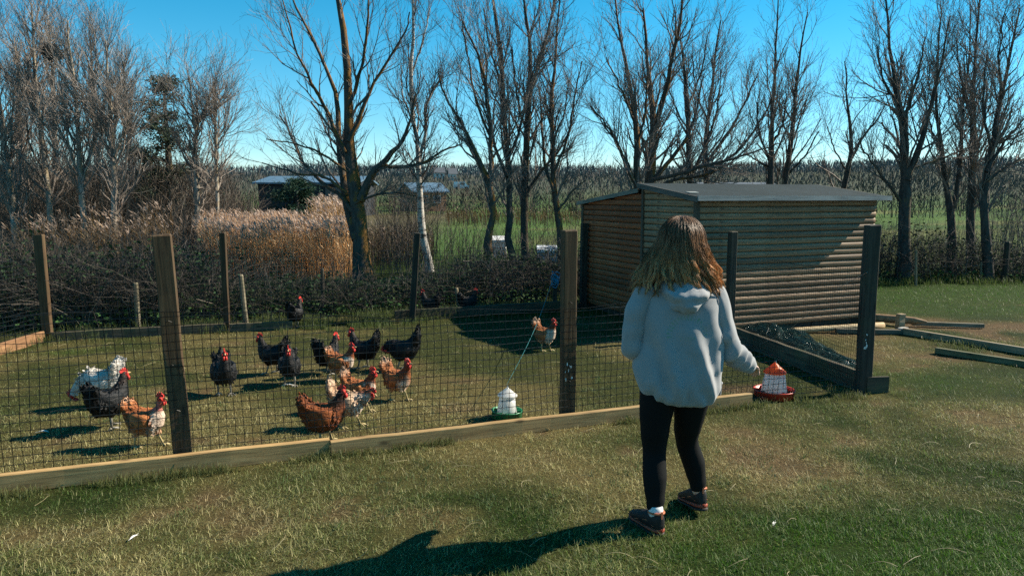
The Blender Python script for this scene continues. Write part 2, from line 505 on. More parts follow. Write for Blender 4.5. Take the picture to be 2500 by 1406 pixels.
def make_grass():
    mb = MB()
    def scatter(n, d0, d1, power, side=1.0):
        # density falls off with distance
        u = rng.random(n)
        D = (d0 ** (1 - power) + u * (d1 ** (1 - power) - d0 ** (1 - power))) ** (1 / (1 - power)) if power != 1 else d0 * (d1 / d0) ** u
        X = rng.uniform(-0.80, 0.88, n) * D + rng.uniform(-0.3, 0.3, n)
        return X, D
    def tint(x, y):
        c = turf_colour(x, y)
        b, d, l = turf(x, y)
        n = len(x)
        straw = rng.random(n) < (0.16 + 0.62 * d) * (1 - 0.65 * l)
        c = c * 0.62 + np.where(straw[:, None], np.array((0.40, 0.345, 0.175)), c) * 0.38
        c = np.where(straw[:, None], c * rng.uniform(0.45, 2.1, n)[:, None], c * rng.uniform(0.5, 1.35, n)[:, None] * np.array((0.95, 1.08, 0.85)))
        return c, straw, b, d, l
    # near turf
    for (n, d0, d1, pw, seg2) in ((390000, 2.4, 5.6, 1.0, True), (270000, 5.4, 15.0, 1.0, False)):
        x, y = scatter(n, d0, d1, pw)
        c, straw, b, d, l = tint(x, y)
        keep = rng.random(n) > b * 0.6
        clump = 0.5 * fbm(x, y, 0.07, 2, 21) + 0.5 * fbm(x, y, 0.28, 2, 22)
        keep &= rng.random(n) < 0.05 + 1.5 * clump
        x, y, c, straw, l, clump, d = x[keep], y[keep], c[keep], straw[keep], l[keep], clump[keep], d[keep]
        k = len(x)
        far = np.maximum(1.0, y / 5.0)
        length = (0.009 + 0.034 * rng.random(k) ** 2.6) * (0.35 + 1.35 * clump) * (1 + 0.35 * l) * far ** 0.25
        width = rng.uniform(0.0014, 0.0034, k) * far ** 0.9
        lean = np.where(straw, rng.uniform(0.8, 1.52, k), rng.uniform(0.35, 1.4, k))
        length = np.where(straw, length * 1.25, length)
        V, q, t, cc = blades(x, y, length, width, lean, c, seg2)
        mb.add(V, q, t, cc)
    # longer tufts against the boards, the shed and under the hedge
    def tufts(pts, spread, n, lo, hi, lushness):
        pts = np.array([(p[0], p[1]) for p in pts])
        seg = rng.integers(0, len(pts) - 1, n); f = rng.random(n)
        c0 = pts[seg] * (1 - f)[:, None] + pts[seg + 1] * f[:, None]
        xy = c0 + rng.normal(0, 1, (n, 2)) * spread
        x, y = xy[:, 0], xy[:, 1]
        g = fbm(x, y, 0.3, 2, 31)
        k = g > 0.45
        x, y, g = x[k], y[k], g[k]; n = len(x)
        c = np.array((0.075, 0.11, 0.03)) * lushness + np.array((0.2, 0.17, 0.08)) * (1 - lushness)
        c = c * rng.uniform(0.5, 1.5, n)[:, None]
        V, q, t, cc = blades(x, y, rng.uniform(lo, hi, n) * (0.6 + g), rng.uniform(0.002, 0.004, n) * np.maximum(1, y / 6), rng.uniform(0.1, 0.9, n), c)
        mb.add(V, q, t, cc)
    off = Vector((0.05, -0.06, 0))
    tufts([front_at(-4.2) + off, front_at(1.9) + off], 0.028, 9000, 0.02, 0.065, 0.7)
    tufts([front_at(-4.2) - off, front_at(1.9) - off], 0.03, 4000, 0.02, 0.05, 0.6)
    tufts([CORNER_BL + Vector((0, .15, 0)), BACK_2 + Vector((0, .18, 0)), BACK_3 + Vector((0, .35, 0)), (1.1, 10.9)], 0.16, 16000, 0.04, 0.15, 0.85)
    tufts([BACK_2 + Vector((0.9, .1, 0)), BACK_3 + Vector((0, .2, 0))], 0.18, 7000, 0.03, 0.09, 0.95)
    tufts([RPOST + Vector((.25, -.1, 0)), RPOST + Vector((-.9, -.15, 0))], 0.09, 2500, 0.03, 0.07, 0.7)
    tufts([CORNER_BL + Vector((-.15, -.1, 0)), (-5.4, 5.0)], 0.16, 5000, 0.04, 0.13, 0.85)
    tufts([(5.0, 13.6), (12.0, 13.9)], 0.25, 9000, 0.05, 0.16, 0.95)
    tufts([(4.6, 7.9), (7.2, 6.9)], 0.2, 2500, 0.03, 0.07, 0.8)
    # scattered clumps of longer grass and low weeds
    m_ = 1500
    cx, cy = scatter(m_, 2.6, 9.0, 1.0)
    _, _, lsh = turf(cx, cy)
    kk = fbm(cx, cy, .8, 3, 41) + .25 * lsh > .50
    cx, cy = cx[kk], cy[kk]; m_ = len(cx); per = 16
    x = np.repeat(cx, per) + rng.normal(0, .028, m_ * per); y = np.repeat(cy, per) + rng.normal(0, .028, m_ * per)
    g = np.repeat(rng.uniform(.55, 1.35, m_), per)
    c = np.array((.085, .128, .042)) * (g * rng.uniform(.6, 1.5, m_ * per))[:, None]
    V, q, t, cc = blades(x, y, rng.uniform(.018, .052, m_ * per), rng.uniform(.002, .0042, m_ * per), rng.uniform(.3, 1.35, m_ * per), c)
    mb.add(V, q, t, cc)
    # long bleached stalks lying about
    n = 260
    x, y = scatter(n, 2.7, 8.5, 1.0)
    az = rng.uniform(0, 2 * np.pi, n); L = rng.uniform(0.05, 0.17, n)
    bend = rng.normal(0, 0.25, n)
    t = np.linspace(0, 1, 5)
    P = np.zeros((n, 5, 3))
    a2 = az[:, None] + bend[:, None] * t * 2
    P[:, :, 0] = x[:, None] + np.cos(a2) * L[:, None] * t
    P[:, :, 1] = y[:, None] + np.sin(a2) * L[:, None] * t
    P[:, :, 2] = ground_z(x, y)[:, None] + 0.012 + 0.014 * np.sin(t * np.pi)[None] + rng.uniform(0, 0.012, (n, 1))
    mb.tubes(P, np.full((n, 5), 0.0013) * np.maximum(1, y / 5)[:, None], 3, np.array((0.42, 0.36, 0.2)) * rng.uniform(0.6, 1.2, n)[:, None])
    o = mb.build('grass', M_GRASS)
    tag(o, 'short worn lawn grass, green and straw coloured, over the whole yard', 'grass', kind='stuff')
make_grass()
# ---------------------------------------------------------------- far things
def far_building(name, label, px0, px1, D, z_eave, z_ridge, depth, yaw, wall_m, roof_m, windows=(), door=None, z0=0.0, ridge_along=True):
    """a gabled shed or house; origin at the middle of its front foot"""
    x0 = at(px0, 500, D).x; x1 = at(px1, 500, D).x
    w = (x1 - x0)
    root = empty(name, ((x0 + x1) / 2, D, z0), yaw)
    tag(root, label, 'building')
    h = w / 2
    mb = MB()
    mb.add([(-h,0,-.3),(h,0,-.3),(h,depth,-.3),(-h,depth,-.3),(-h,0,z_eave),(h,0,z_eave),(h,depth,z_eave),(-h,depth,z_eave),(-h,depth/2,z_ridge),(h,depth/2,z_ridge)],
           [(0,1,5,4),(2,3,7,6)], [(1,2,6),(1,6,5),(5,6,9),(3,0,4),(3,4,7),(4,8,7)])
    wall = mb.build('wall', wall_m, root)
    rf = MB(); o_ = 0.35; t = 0.12
    for s in (0, 1):
        ya = -o_ if s == 0 else depth + o_
        za = z_eave - o_ * (z_ridge - z_eave) / (depth / 2)
        a = [(-h-o_, ya, za+.02), (h+o_, ya, za+.02), (h+o_, depth/2, z_ridge+.02), (-h-o_, depth/2, z_ridge+.02)]
        b = [(p[0], p[1], p[2] + t) for p in a]
        rf.add(a + b, [(0,1,2,3),(7,6,5,4),(0,4,5,1),(1,5,6,2),(2,6,7,3),(3,7,4,0)])
    rf.build('roof', roof_m, root)
    for (fx, fz, fw, fh) in windows:
        wb = MB().box((fx*w-fw/2, -.05, fz), (fx*w+fw/2, .03, fz+fh))
        wo_ = wb.build('window', M_FRAME, root)
        MB().box((fx*w-fw/2+.07, -.075, fz+.07), (fx*w+fw/2-.07, -.052, fz+fh-.07)).build('pane', M_PANE, wo_)
    if door:
        MB().box((door[0]*w-door[1]/2, -.06, 0), (door[0]*w+door[1]/2, .02, door[2])).build('door', M_DOOR, root)
    return root

M_FRAME = simple('window_frame_paint', (0.6, 0.6, 0.58), 0.5, 0.1)
M_PANE = simple('window_glass', (0.03, 0.04, 0.05), 0.08, 0.2, spec=0.6)
M_DOOR = simple('far_door', (0.10, 0.09, 0.08), 0.7, 0.3)
M_DARKWALL = simple('tarred_boards', (0.018, 0.022, 0.026), 0.85, 0.4, 3.0, stretch=(6, 6, .3))
M_BLUEROOF = simple('metal_roof', (0.085, 0.14, 0.19), 0.5, 0.3, 1.0, stretch=(8, .3, 1), spec=0.5)
M_BRICK = simple('far_brick', (0.30, 0.15, 0.085), 0.85, 0.3, 6.0)
M_SLATE = simple('far_slate', (0.10, 0.11, 0.12), 0.6, 0.25, 4.0)
M_RENDER = simple('far_render', (0.55, 0.53, 0.49), 0.8, 0.1, 3.0)

far_building('barn', 'long black barn with pale blue metal roof beyond the reed bed', 632, 868, 58, 2.6, 3.15, 8.0, 0.0, M_DARKWALL, M_BLUEROOF,
             door=(.34, 2.2, 2.3))
far_building('brick_shed', 'low orange brick outbuilding with blue roof between the bare trunks', 1012, 1092, 80, 2.1, 3.0, 6.0, R(24), M_BRICK, M_BLUEROOF,
             windows=((-.2, .9, .8, .8), (.2, .9, .8, .8)))
far_building('long_shed', 'long dark low building with grey roof behind the log cabin roof', 1700, 1900, 62, 2.1, 2.7, 7.0, R(-4), M_DARKWALL, M_SLATE, windows=((.25, 1.0, 1.0, .7),))
hz = lambda x, y: float(hill(np.array([x]), np.array([y]))[0])
for (px0, px1, D, lab) in ((1062, 1086, 330, 'tiny pale house on the far hillside beside the birch'), (1098, 1116, 300, 'tiny pale house on the far hillside above the brick shed')):
    xx = at((px0 + px1) / 2, 450, D).x
    far_building('farmhouse', lab, px0, px1, D, 2.8, 5.0, 6.0, R(10), M_RENDER, M_SLATE, windows=((-.2, 1.2, .8, .9), (.2, 1.2, .8, .9)), z0=hz(xx, D))

# white van on the far lane
def make_van():
    D = 190.0; x = at(1126, 450, D).x
    root = empty('van', (x, D, hz(x, D) + 0.05), R(8))
    tag(root, 'small white van parked on the far lane on the hillside', 'van')
    M_W = simple('van_paint', (0.7, 0.72, 0.74), 0.3, 0.05, spec=0.5)
    prof = [(-1.9, .35), (1.9, .35), (1.95, .95), (1.35, 1.15), (.95, 1.85), (-1.85, 1.9), (-1.95, 1.0)]
    mb = MB(); n = len(prof)
    v = [(p[0], -.8, p[1]) for p in prof] + [(p[0], .8, p[1]) for p in prof]
    mb.add(v, [(i, (i+1) % n, n+(i+1) % n, n+i) for i in range(n)], [(0, i+1, i) for i in range(1, n-1)] + [(n, n+i, n+i+1) for i in range(1, n-1)])
    mb.build('body', M_W, root)
    MB().box((-.2, -.83, 1.15), (.85, -.805, 1.7)).build('side_window', M_PANE, root)
    mt = simple('van_tyre', (0.02, 0.02, 0.02), 0.8)
    for wx in (-1.2, 1.25):
        a = np.arange(12) / 12 * 2 * np.pi
        w = MB(); w.loft([np.stack([wx + .33*np.cos(a), np.full(12, yy), .33 + .33*np.sin(a)], 1) for yy in (-.86, -.6)])
        w.build('wheel', mt, root)
make_van()

# bee hives and low timber on the strip of grass behind the hedge
def hive(px, py, D, w, h, label, colr, roofc):
    p = at(px, py, D); root = empty('beehive', (p.x, D, 0))
    tag(root, label, 'beehive', 'beehives behind the hedge')
    m1 = simple('hive_paint', colr, 0.6, 0.12, 9); m2 = simple('hive_roof', roofc, 0.5, 0.12, 9)
    for sx in (-1, 1):
        for sy in (-1, 1):
            MB().box((sx*w*.42-.02, sy*w*.4-.02, 0), (sx*w*.42+.02, sy*w*.4+.02, .16)).build('leg', m1, root)
    k = 3
    for i in range(k):
        z0 = .16 + (h - .3) * i / k; z1 = .16 + (h - .3) * (i + 1) / k - .012; g = .012 * (k - i)
        MB().box((-w/2-g, -w/2-g, z0), (w/2+g, w/2+g, z1)).build('hive_box', m1, root)
    r = MB(); e = w/2 + .05; z0 = h - .15
    r.add([(-e,-e,z0),(e,-e,z0),(e,e,z0),(-e,e,z0),(-e,0,z0),(e,0,z0),(-e*.98,-e,z0+.06),(e*.98,-e,z0+.06),(e*.98,e,z0+.06),(-e*.98,e,z0+.06),(-e*.98,0,h),(e*.98,0,h)],
          [(0,1,2,3)[::-1],(0,1,7,6),(2,3,9,8),(6,7,11,10),(8,9,10,11)], [(1,2,8),(1,8,7),(7,8,11),(3,0,6),(3,6,9),(6,10,9)])
    r.build('roof', m2, root)
hive(1212, 640, 17.5, .42, .68, 'white beehive with peaked white lid behind the hedge', (.62, .61, .58), (.66, .66, .64))
hive(1342, 650, 16.5, .50, .52, 'pale blue beehive with flat white lid beside the netted post', (.36, .46, .52), (.66, .68, .70))
M_OLDWOOD = wood('weathered_plank', (.06, .05, .04), (.15, .13, .11), (.26, .23, .2), 'X')
def loose_plank(name, a, b, w, t, z, label, material, cat='plank', group=None, roll=0.0):
    a = Vector(a); b = Vector(b); d = b - a; L = d.length
    o = MB().box((0, -w/2, 0), (L, w/2, t)).build(name, material)
    o.location = (a.x, a.y, z)
    o.rotation_euler = (roll, -math.atan2(b.z - a.z, Vector((d.x, d.y)).length), math.atan2(d.y, d.x))
    tag(o, label, cat, group)
    return o
loose_plank('plank', gnd(1130, 652), gnd(1420, 648), .25, .12, 0.02, 'dark plank lying in the grass behind the beehives', M_OLDWOOD)

# ---------------------------------------------------------------- trees
def bark(name, dark, light, lichen=None, lichen_amt=0.0, white=False):
    m, nt, b = new_mat(name)
    f = noise(nt, 7.0, 6, 0.7, stretch=(3, 3, .8))
    c = ramp(nt, f, [(0.3, dark), (0.7, light)])
    if white:
        st = noise(nt, 4.0, 4, 0.7, stretch=(1.2, 1.2, 5))
        c = mixc(nt, ramp(nt, st, [(0.52, (0, 0, 0)), (0.6, (1, 1, 1))]), c, (0.05, 0.045, 0.04))
    if lichen is not None:
        g = noise(nt, 5.5, 5, 0.65, stretch=(1, 1, .7))
        geo = N(nt, 'ShaderNodeNewGeometry'); sp = N(nt, 'ShaderNodeSeparateXYZ')
        nt.links.new(geo.outputs['Normal'], sp.inputs[0])
        side = math_(nt, 'MULTIPLY', math_(nt, 'ADD', sp.outputs['X'], 0.35), 0.28 * lichen_amt)
        k = ramp(nt, math_(nt, 'ADD', g, side), [(0.58, (0, 0, 0)), (0.70, (1, 1, 1))])
        c = mixc(nt, math_(nt, 'MULTIPLY', k, min(1.0, lichen_amt)), c, lichen)
    nt.links.new(c, b.inputs['Base Color'])
    b.inputs['Roughness'].default_value = 0.9; b.inputs['Specular IOR Level'].default_value = 0.15
    bump(nt, b, f, 0.6, 0.02)
    return m
M_BARK = bark('bark_grey_brown', (0.030, 0.026, 0.022), (0.105, 0.092, 0.075), (0.26, 0.12, 0.016), 0.62)
M_BARK_DARK = bark('bark_dark', (0.024, 0.024, 0.023), (0.085, 0.080, 0.070), (0.16, 0.11, 0.03), 0.4)
M_BARK_PALE = bark('bark_pale', (0.16, 0.145, 0.12), (0.40, 0.37, 0.32), (0.30, 0.20, 0.06), 0.45)
M_BIRCH = bark('bark_birch', (0.30, 0.27, 0.23), (0.55, 0.52, 0.47), white=True)
M_TWIG = vcol('twigs', rough=0.75, spec=0.25)

def resample(pts, rad, K):
    pts = np.asarray(pts, float); rad = np.asarray(rad, float)
    # smooth polyline by Catmull-Rom
    P = np.vstack([2 * pts[0] - pts[1], pts, 2 * pts[-1] - pts[-2]])
    n = len(pts) - 1
    t = np.linspace(0, n - 1e-6, K); i = t.astype(int); f = (t - i)[:, None]
    p0, p1, p2, p3 = P[i], P[i + 1], P[i + 2], P[i + 3]
    out = 0.5 * ((2 * p1) + (-p0 + p2) * f + (2 * p0 - 5 * p1 + 4 * p2 - p3) * f ** 2 + (-p0 + 3 * p1 - 3 * p2 + p3) * f ** 3)
    r = rad[i] * (1 - f[:, 0]) + rad[i + 1] * f[:, 0]
    return out, r

def children_of(P, Rr, n, rg, t0, t1, ang, length, K, up, rfac, wig, weights=None):
    """n side shoots spread over the centre lines P (M,K0,3)"""
    M, K0, _ = P.shape
    L = np.linalg.norm(np.diff(P, axis=1), axis=2).sum(1)
    w = L if weights is None else weights
    m = rg.choice(M, n, p=w / w.sum())
    t = rg.uniform(t0, t1, n) ** 0.9 * (K0 - 1.001)
    i = t.astype(int); f = (t - i)[:, None]
    base = P[m, i] * (1 - f) + P[m, i + 1] * f
    tan = P[m, i + 1] - P[m, i]; tan /= np.linalg.norm(tan, axis=1, keepdims=True) + 1e-9
    rb = Rr[m, i] * (1 - f[:, 0]) + Rr[m, i + 1] * f[:, 0]
    rnd = rg.normal(size=(n, 3)); rnd -= tan * (rnd * tan).sum(1, keepdims=True)
    rnd /= np.linalg.norm(rnd, axis=1, keepdims=True) + 1e-9
    a = rg.normal(ang, ang * 0.25, n)[:, None]
    d = tan * np.cos(a) + rnd * np.sin(a)
    ln = length * rg.uniform(0.45, 1.25, n) * (1.15 - 0.55 * (t / K0))
    Q = np.zeros((n, K, 3)); Q[:, 0] = base
    step = (ln / (K - 1))[:, None]
    for k in range(1, K):
        d = d + rg.normal(size=(n, 3)) * wig + np.array((0, 0, up))
        d /= np.linalg.norm(d, axis=1, keepdims=True)
        Q[:, k] = Q[:, k - 1] + d * step
    r0 = np.clip(rb * rfac, 0.0014, None) * rg.uniform(0.7, 1.1, n)
    rr = r0[:, None] * np.linspace(1, 0.35, K)[None]
    return Q, rr

def make_tree(name, label, limbs, D, bark_m, n2, n3, n4, seed, twig=(0.165, 0.138, 0.118), l2=1.05, l3=0.6, l4=0.3, up=0.125, ang=0.54,
              group=None, depth_jit=1.0, cat='tree', trunk_ext=True, rmin=0.0021, bud=600, dens=(.82, .68, .55), t_low=.16, wmul=1.0):
    """limbs: list of [(px, py, width_px), ...]; the first is the trunk, standing on the ground at distance D"""
    rg = np.random.default_rng(seed)
    s = pxm(D)
    base = at(limbs[0][0][0], limbs[0][0][1], D)
    root = empty(name, (base.x, D, 0)); tag(root, label, cat, group)
    lines, rads = [], []
    tree_mb = MB()
    K = 14
    for li, lb in enumerate(limbs):
        pts = []; rd = []
        drift = 0.0; slope = rg.uniform(-0.35, 0.35) * depth_jit
        if li == 0: slope *= 0.15
        p_first = at(lb[0][0], lb[0][1], D)
        acc = 0.0; prev = None
        for (x, y, w) in lb:
            q = at(x, y, D)
            if prev is not None: acc += (q - prev).length
            prev = q
            dd = D + slope * acc
            q = at(x, y, dd)
            pts.append((q.x, dd, q.z)); rd.append(max(w, 2.0) * s * 0.43 * wmul)
        pts = np.array(pts)
        if li == 0 and trunk_ext:
            g = np.array((pts[0][0], pts[0][1], -0.12))
            if pts[0][2] > 0.02:
                pts = np.vstack([g, pts]); rd = [rd[0] * 1.25] + rd
        p, r = resample(pts, rd, K)
        if li == 0: r[0] *= 1.25
        p[1:-1] += rg.normal(0, 0.010, (K - 2, 3)) * np.minimum(1, r[1:-1, None] / 0.03 + 0.5)
        r = r * rg.uniform(0.92, 1.08, K)
        lines.append(p); rads.append(r)
    P1 = np.array(lines); R1 = np.array(rads)
    off = np.array((base.x, D, 0))
    tree_mb.tubes(P1[:1] - off, R1[:1], 12)
    if len(P1) > 1: tree_mb.tubes(P1[1:] - off, R1[1:], 8)
    trunk = tree_mb.build('trunk', bark_m, root, smooth=True)
    # crown of branches and twigs; boughs leave the upper stems, few low on the trunk
    w = np.linalg.norm(np.diff(P1, axis=1), axis=2).sum(1)
    w[0] *= 0.7
    cr = MB()
    tw = np.array(twig)
    n2, n3, n4 = int(n2 * dens[0]), int(n3 * dens[1]), int(n4 * dens[2])
    P2, R2 = children_of(P1, R1, n2, rg, t_low, 1.0, ang, l2, 7, up, 0.5, 0.15, w)
    low = P2[:, 0, 2] > 0.9
    P2, R2 = P2[low], R2[low]
    R2 = np.clip(R2, rmin * 1.3, 0.022)
    P3, R3 = children_of(np.concatenate([P2]), R2, n3, rg, 0.12, 1.0, ang * 0.95, l3, 5, up * 0.9, 0.6, 0.16)
    R3 = np.clip(R3, rmin, 0.006)
    P4, R4 = children_of(P3, R3, n4, rg, 0.1, 1.0, ang, l4, 4, up * 0.8, 0.7, 0.18)
    R4 = np.clip(R4, rmin * 0.72, 0.0042)
    cr.tubes(P2 - off, R2, 4, tw * rg.uniform(0.6, 1.15, len(P2))[:, None])
    cr.tubes(P3 - off, R3, 3, tw * rg.uniform(0.7, 1.5, len(P3))[:, None])
    cr.tubes(P4 - off, R4, 3, tw * rg.uniform(0.8, 1.9, len(P4))[:, None])
    if bud:
        k = rg.integers(0, len(P3), bud); j = rg.integers(1, 5, bud)
        c = P3[k, j] - off + rg.normal(0, 0.008, (bud, 3)); b_ = rg.uniform(0.005, 0.011, bud)
        tet = np.array([(0, 0, 1.6), (.9, 0, -.4), (-.5, .8, -.4), (-.5, -.8, -.4)])
        V = c[:, None, :] + tet[None] * b_[:, None, None]
        T = (np.arange(bud)[:, None, None] * 4 + np.array([(0, 1, 2), (0, 2, 3), (0, 3, 1), (1, 3, 2)])[None]).reshape(-1, 3)
        cr.add(V.reshape(-1, 3), None, T, np.repeat(tw * rg.uniform(0.5, 1.3, bud)[:, None], 4, 0))
    cr.build('crown', M_TWIG, root)
    return root

G_ROW = 'bare trees along the hedge behind the pen'
make_tree('ash_tree', 'big bare tree with orange lichen on its forked trunk beside the reeds', [
    [(888, 690, 52), (884, 620, 46), (878, 560, 42), (872, 500, 42), (866, 450, 40), (857, 400, 36), (853, 330, 30), (850, 240, 26), (844, 130, 20), (826, 0, 14), (815, -90, 8), (800, -180, 4)],
    [(870, 585, 30), (850, 510, 24), (838, 440, 22), (828, 350, 18), (822, 250, 14), (800, 170, 10), (750, 70, 7), (700, -40, 4)],
    [(880, 490, 26), (903, 435, 22), (935, 396, 17), (965, 365, 13), (988, 330, 10), (1003, 290, 6), (1015, 230, 3)],
    [(925, 402, 12), (970, 407, 10), (1030, 398, 8), (1075, 372, 6), (1130, 350, 3)],
    [(866, 520, 14), (830, 478, 12), (780, 440, 10), (740, 395, 8), (705, 320, 5), (682, 282, 3)],
    [(846, 470, 9), (790, 432, 7), (730, 425, 5), (640, 398, 3)],
    [(852, 345, 14), (885, 270, 11), (922, 190, 8), (985, 85, 5), (1000, 30, 3)],
    [(850, 262, 12), (878, 180, 9), (893, 100, 7), (900, -20, 4)],
    [(842, 372, 13), (800, 280, 10), (755, 190, 7), (720, 110, 5), (690, 0, 3)],
    [(862, 500, 9), (905, 480, 7), (960, 470, 5), (1015, 478, 3)],
    [(850, 420, 8), (780, 372, 6), (720, 352, 4), (650, 340, 3)]],
    14.2, M_BARK, 150, 1300, 3000, 101, l2=1.1, bud=1200)
make_tree('birch_tree', 'slim pale-barked birch just past the dark leaning fence post', [
    [(1050, 672, 26), (1038, 610, 24), (1027, 540, 20), (1023, 460, 17), (1022, 400, 15), (1016, 330, 12), (1004, 260, 11), (1004, 150, 10), (1008, 60, 7), (1005, -60, 4)],
    [(1023, 400, 10), (1038, 320, 8), (1043, 250, 7), (1082, 185, 4)],
    [(1010, 300, 6), (985, 240, 4), (978, 160, 3)],
    [(1006, 180, 6), (1030, 110, 4), (1050, 20, 3)]], 15.6, M_BIRCH, 70, 620, 1500, 102, twig=(.13, .105, .09), l2=.8, bud=500)
make_tree('alder_tree', 'bent bare tree with yellow lichen standing right beside the white beehive', [
    [(1203, 700, 26), (1196, 640, 23), (1191, 590, 23), (1204, 530, 19), (1197, 460, 17), (1166, 385, 13), (1128, 305, 9), (1086, 235, 5), (1070, 170, 3)],
    [(1196, 455, 15), (1200, 380, 13), (1192, 280, 11), (1184, 200, 9), (1160, 120, 6), (1128, 50, 4)],
    [(1195, 330, 8), (1160, 240, 6), (1140, 130, 4), (1125, 30, 3)],
    [(1200, 390, 6), (1245, 330, 4), (1275, 270, 3)]], 14.0, M_BARK, 85, 800, 1900, 103, bud=700)
make_tree('alder_tree', 'bare tree with grey curving lower trunk just right of the white beehive', [
    [(1264, 700, 26), (1255, 640, 23), (1240, 585, 21), (1244, 520, 18), (1240, 440, 17), (1238, 360, 15), (1230, 280, 15), (1224, 130, 13), (1207, 30, 9), (1195, -60, 5)],
    [(1238, 430, 12), (1205, 350, 8), (1190, 250, 6), (1170, 150, 4)],
    [(1238, 400, 10), (1268, 320, 8), (1290, 210, 5), (1330, 100, 3)],
    [(1228, 220, 8), (1200, 130, 5), (1180, 20, 3)]], 14.6, M_BARK_DARK, 95, 900, 2000, 104, bud=700)
make_tree('alder_tree', 'straight dark bare tree with forked top, last of the close trio by the beehive', [
    [(1284, 690, 28), (1281, 600, 24), (1279, 500, 21), (1284, 400, 18), (1289, 300, 17), (1292, 200, 15), (1294, 110, 10), (1280, 20, 6), (1275, -60, 4)],
    [(1288, 250, 13), (1310, 180, 10), (1335, 90, 7), (1360, -20, 4)],
    [(1280, 480, 10), (1320, 420, 7), (1365, 365, 5), (1400, 300, 3)],
    [(1288, 330, 8), (1262, 240, 6), (1250, 120, 4)]], 15.2, M_BARK_DARK, 95, 850, 1900, 105, bud=700)
make_tree('alder_tree', 'bare tree with orange lichen streaks rising behind the netted post', [
    [(1372, 690, 22), (1366, 570, 19), (1353, 450, 16), (1349, 350, 14), (1346, 250, 12), (1354, 160, 8), (1362, 60, 5), (1370, -50, 3)],
    [(1352, 470, 10), (1333, 410, 9), (1326, 330, 7), (1318, 220, 4)],
    [(1352, 420, 9), (1385, 340, 7), (1402, 250, 5), (1420, 150, 3)],
    [(1360, 520, 7), (1395, 470, 5), (1430, 440, 3)]], 14.8, M_BARK, 80, 760, 1700, 106, bud=600)
G_BACK = 'bare trees behind the log cabin'
make_tree('maple_tree', 'bare tree with yellowish trunk at the left end of the cabin roof', [
    [(1552, 560, 24), (1554, 460, 22), (1556, 380, 18), (1549, 280, 15), (1532, 180, 10), (1515, 90, 6), (1500, -20, 4)],
    [(1554, 450, 12), (1520, 380, 9), (1485, 310, 6), (1440, 260, 3)],
    [(1553, 360, 9), (1575, 280, 7), (1580, 180, 4)],
    [(1550, 300, 8), (1520, 230, 5), (1480, 140, 3)]], 14.6, M_BARK, 85, 800, 1900, 107, bud=700)
make_tree('maple_tree', 'large spreading bare tree above the roof ridge, long boughs sweeping right', [
    [(1580, 560, 32), (1584, 460, 29), (1592, 390, 25), (1596, 310, 20), (1587, 220, 13), (1580, 140, 9), (1570, 20, 5)],
    [(1594, 335, 18), (1612, 270, 16), (1632, 190, 13), (1650, 100, 9), (1665, 0, 6), (1670, -80, 4)],
    [(1586, 450, 14), (1630, 400, 12), (1672, 345, 9), (1700, 270, 6), (1720, 180, 3)],
    [(1588, 440, 12), (1660, 425, 10), (1740, 400, 8), (1830, 375, 5), (1900, 350, 3)],
    [(1584, 470, 11), (1650, 438, 9), (1720, 428, 7), (1800, 385, 5), (1860, 320, 3)],
    [(1592, 390, 9), (1560, 320, 7), (1535, 240, 4)]], 15.2, M_BARK, 150, 1300, 2800, 108, bud=1000)
make_tree('maple_tree', 'dark bare tree with forked crown above the middle of the roof', [
    [(1690, 560, 20), (1685, 450, 18), (1680, 370, 15), (1680, 260, 12), (1672, 190, 8), (1660, 90, 4)],
    [(1684, 430, 9), (1720, 360, 7), (1750, 270, 5), (1760, 170, 3)],
    [(1680, 260, 7), (1710, 180, 5), (1730, 80, 3)],
    [(1682, 330, 6), (1650, 260, 4), (1620, 180, 3)]], 16.4, M_BARK_DARK, 75, 680, 1600, 109, bud=500)
make_tree('maple_tree', 'slim bare tree leaning right with ascending boughs over the roof middle', [
    [(1727, 560, 20), (1726, 440, 17), (1722, 355, 13), (1732, 260, 9), (1745, 160, 6), (1760, 50, 3)],
    [(1724, 400, 11), (1775, 330, 9), (1815, 260, 6), (1850, 180, 3)],
    [(1724, 420, 8), (1800, 370, 7), (1860, 290, 5), (1890, 230, 3)],
    [(1728, 300, 7), (1700, 220, 4), (1690, 130, 3)]], 17.0, M_BARK_DARK, 85, 760, 1700, 110, bud=500)
make_tree('poplar_tree', 'thin upright bare tree with a knotted stem above the roof', [
    [(1880, 560, 20), (1880, 440, 17), (1884, 360, 14), (1886, 290, 11), (1890, 200, 8), (1893, 110, 5), (1900, 0, 3)],
    [(1882, 400, 8), (1855, 330, 6), (1848, 250, 4)],
    [(1884, 350, 8), (1912, 300, 6), (1920, 230, 3)],
    [(1880, 410, 6), (1830, 380, 4), (1800, 340, 3)]], 16.0, M_BARK_DARK, 60, 560, 1300, 111, bud=400, ang=.5)
make_tree('poplar_tree', 'thin whippy bare tree leaning right near the end of the roof', [
    [(1908, 560, 18), (1916, 440, 15), (1930, 370, 13), (1937, 290, 11), (1944, 210, 8), (1956, 120, 5), (1972, 30, 3)],
    [(1932, 350, 6), (1955, 290, 4), (1975, 230, 3)],
    [(1920, 430, 7), (1965, 380, 5), (2000, 320, 3)]], 16.6, M_BARK_DARK, 50, 460, 1100, 112, bud=300, ang=.5)
make_tree('poplar_tree', 'small bare forked tree against open sky past the end of the roof', [
    [(2055, 560, 18), (2062, 450, 15), (2078, 385, 12), (2074, 310, 9), (2066, 230, 5), (2062, 150, 3)],
    [(2077, 390, 9), (2105, 340, 7), (2140, 295, 4), (2160, 260, 3)],
    [(2068, 420, 5), (2040, 370, 4), (2020, 310, 3)]], 17.5, M_BARK_DARK, 36, 300, 800, 113, bud=200, ang=.5)
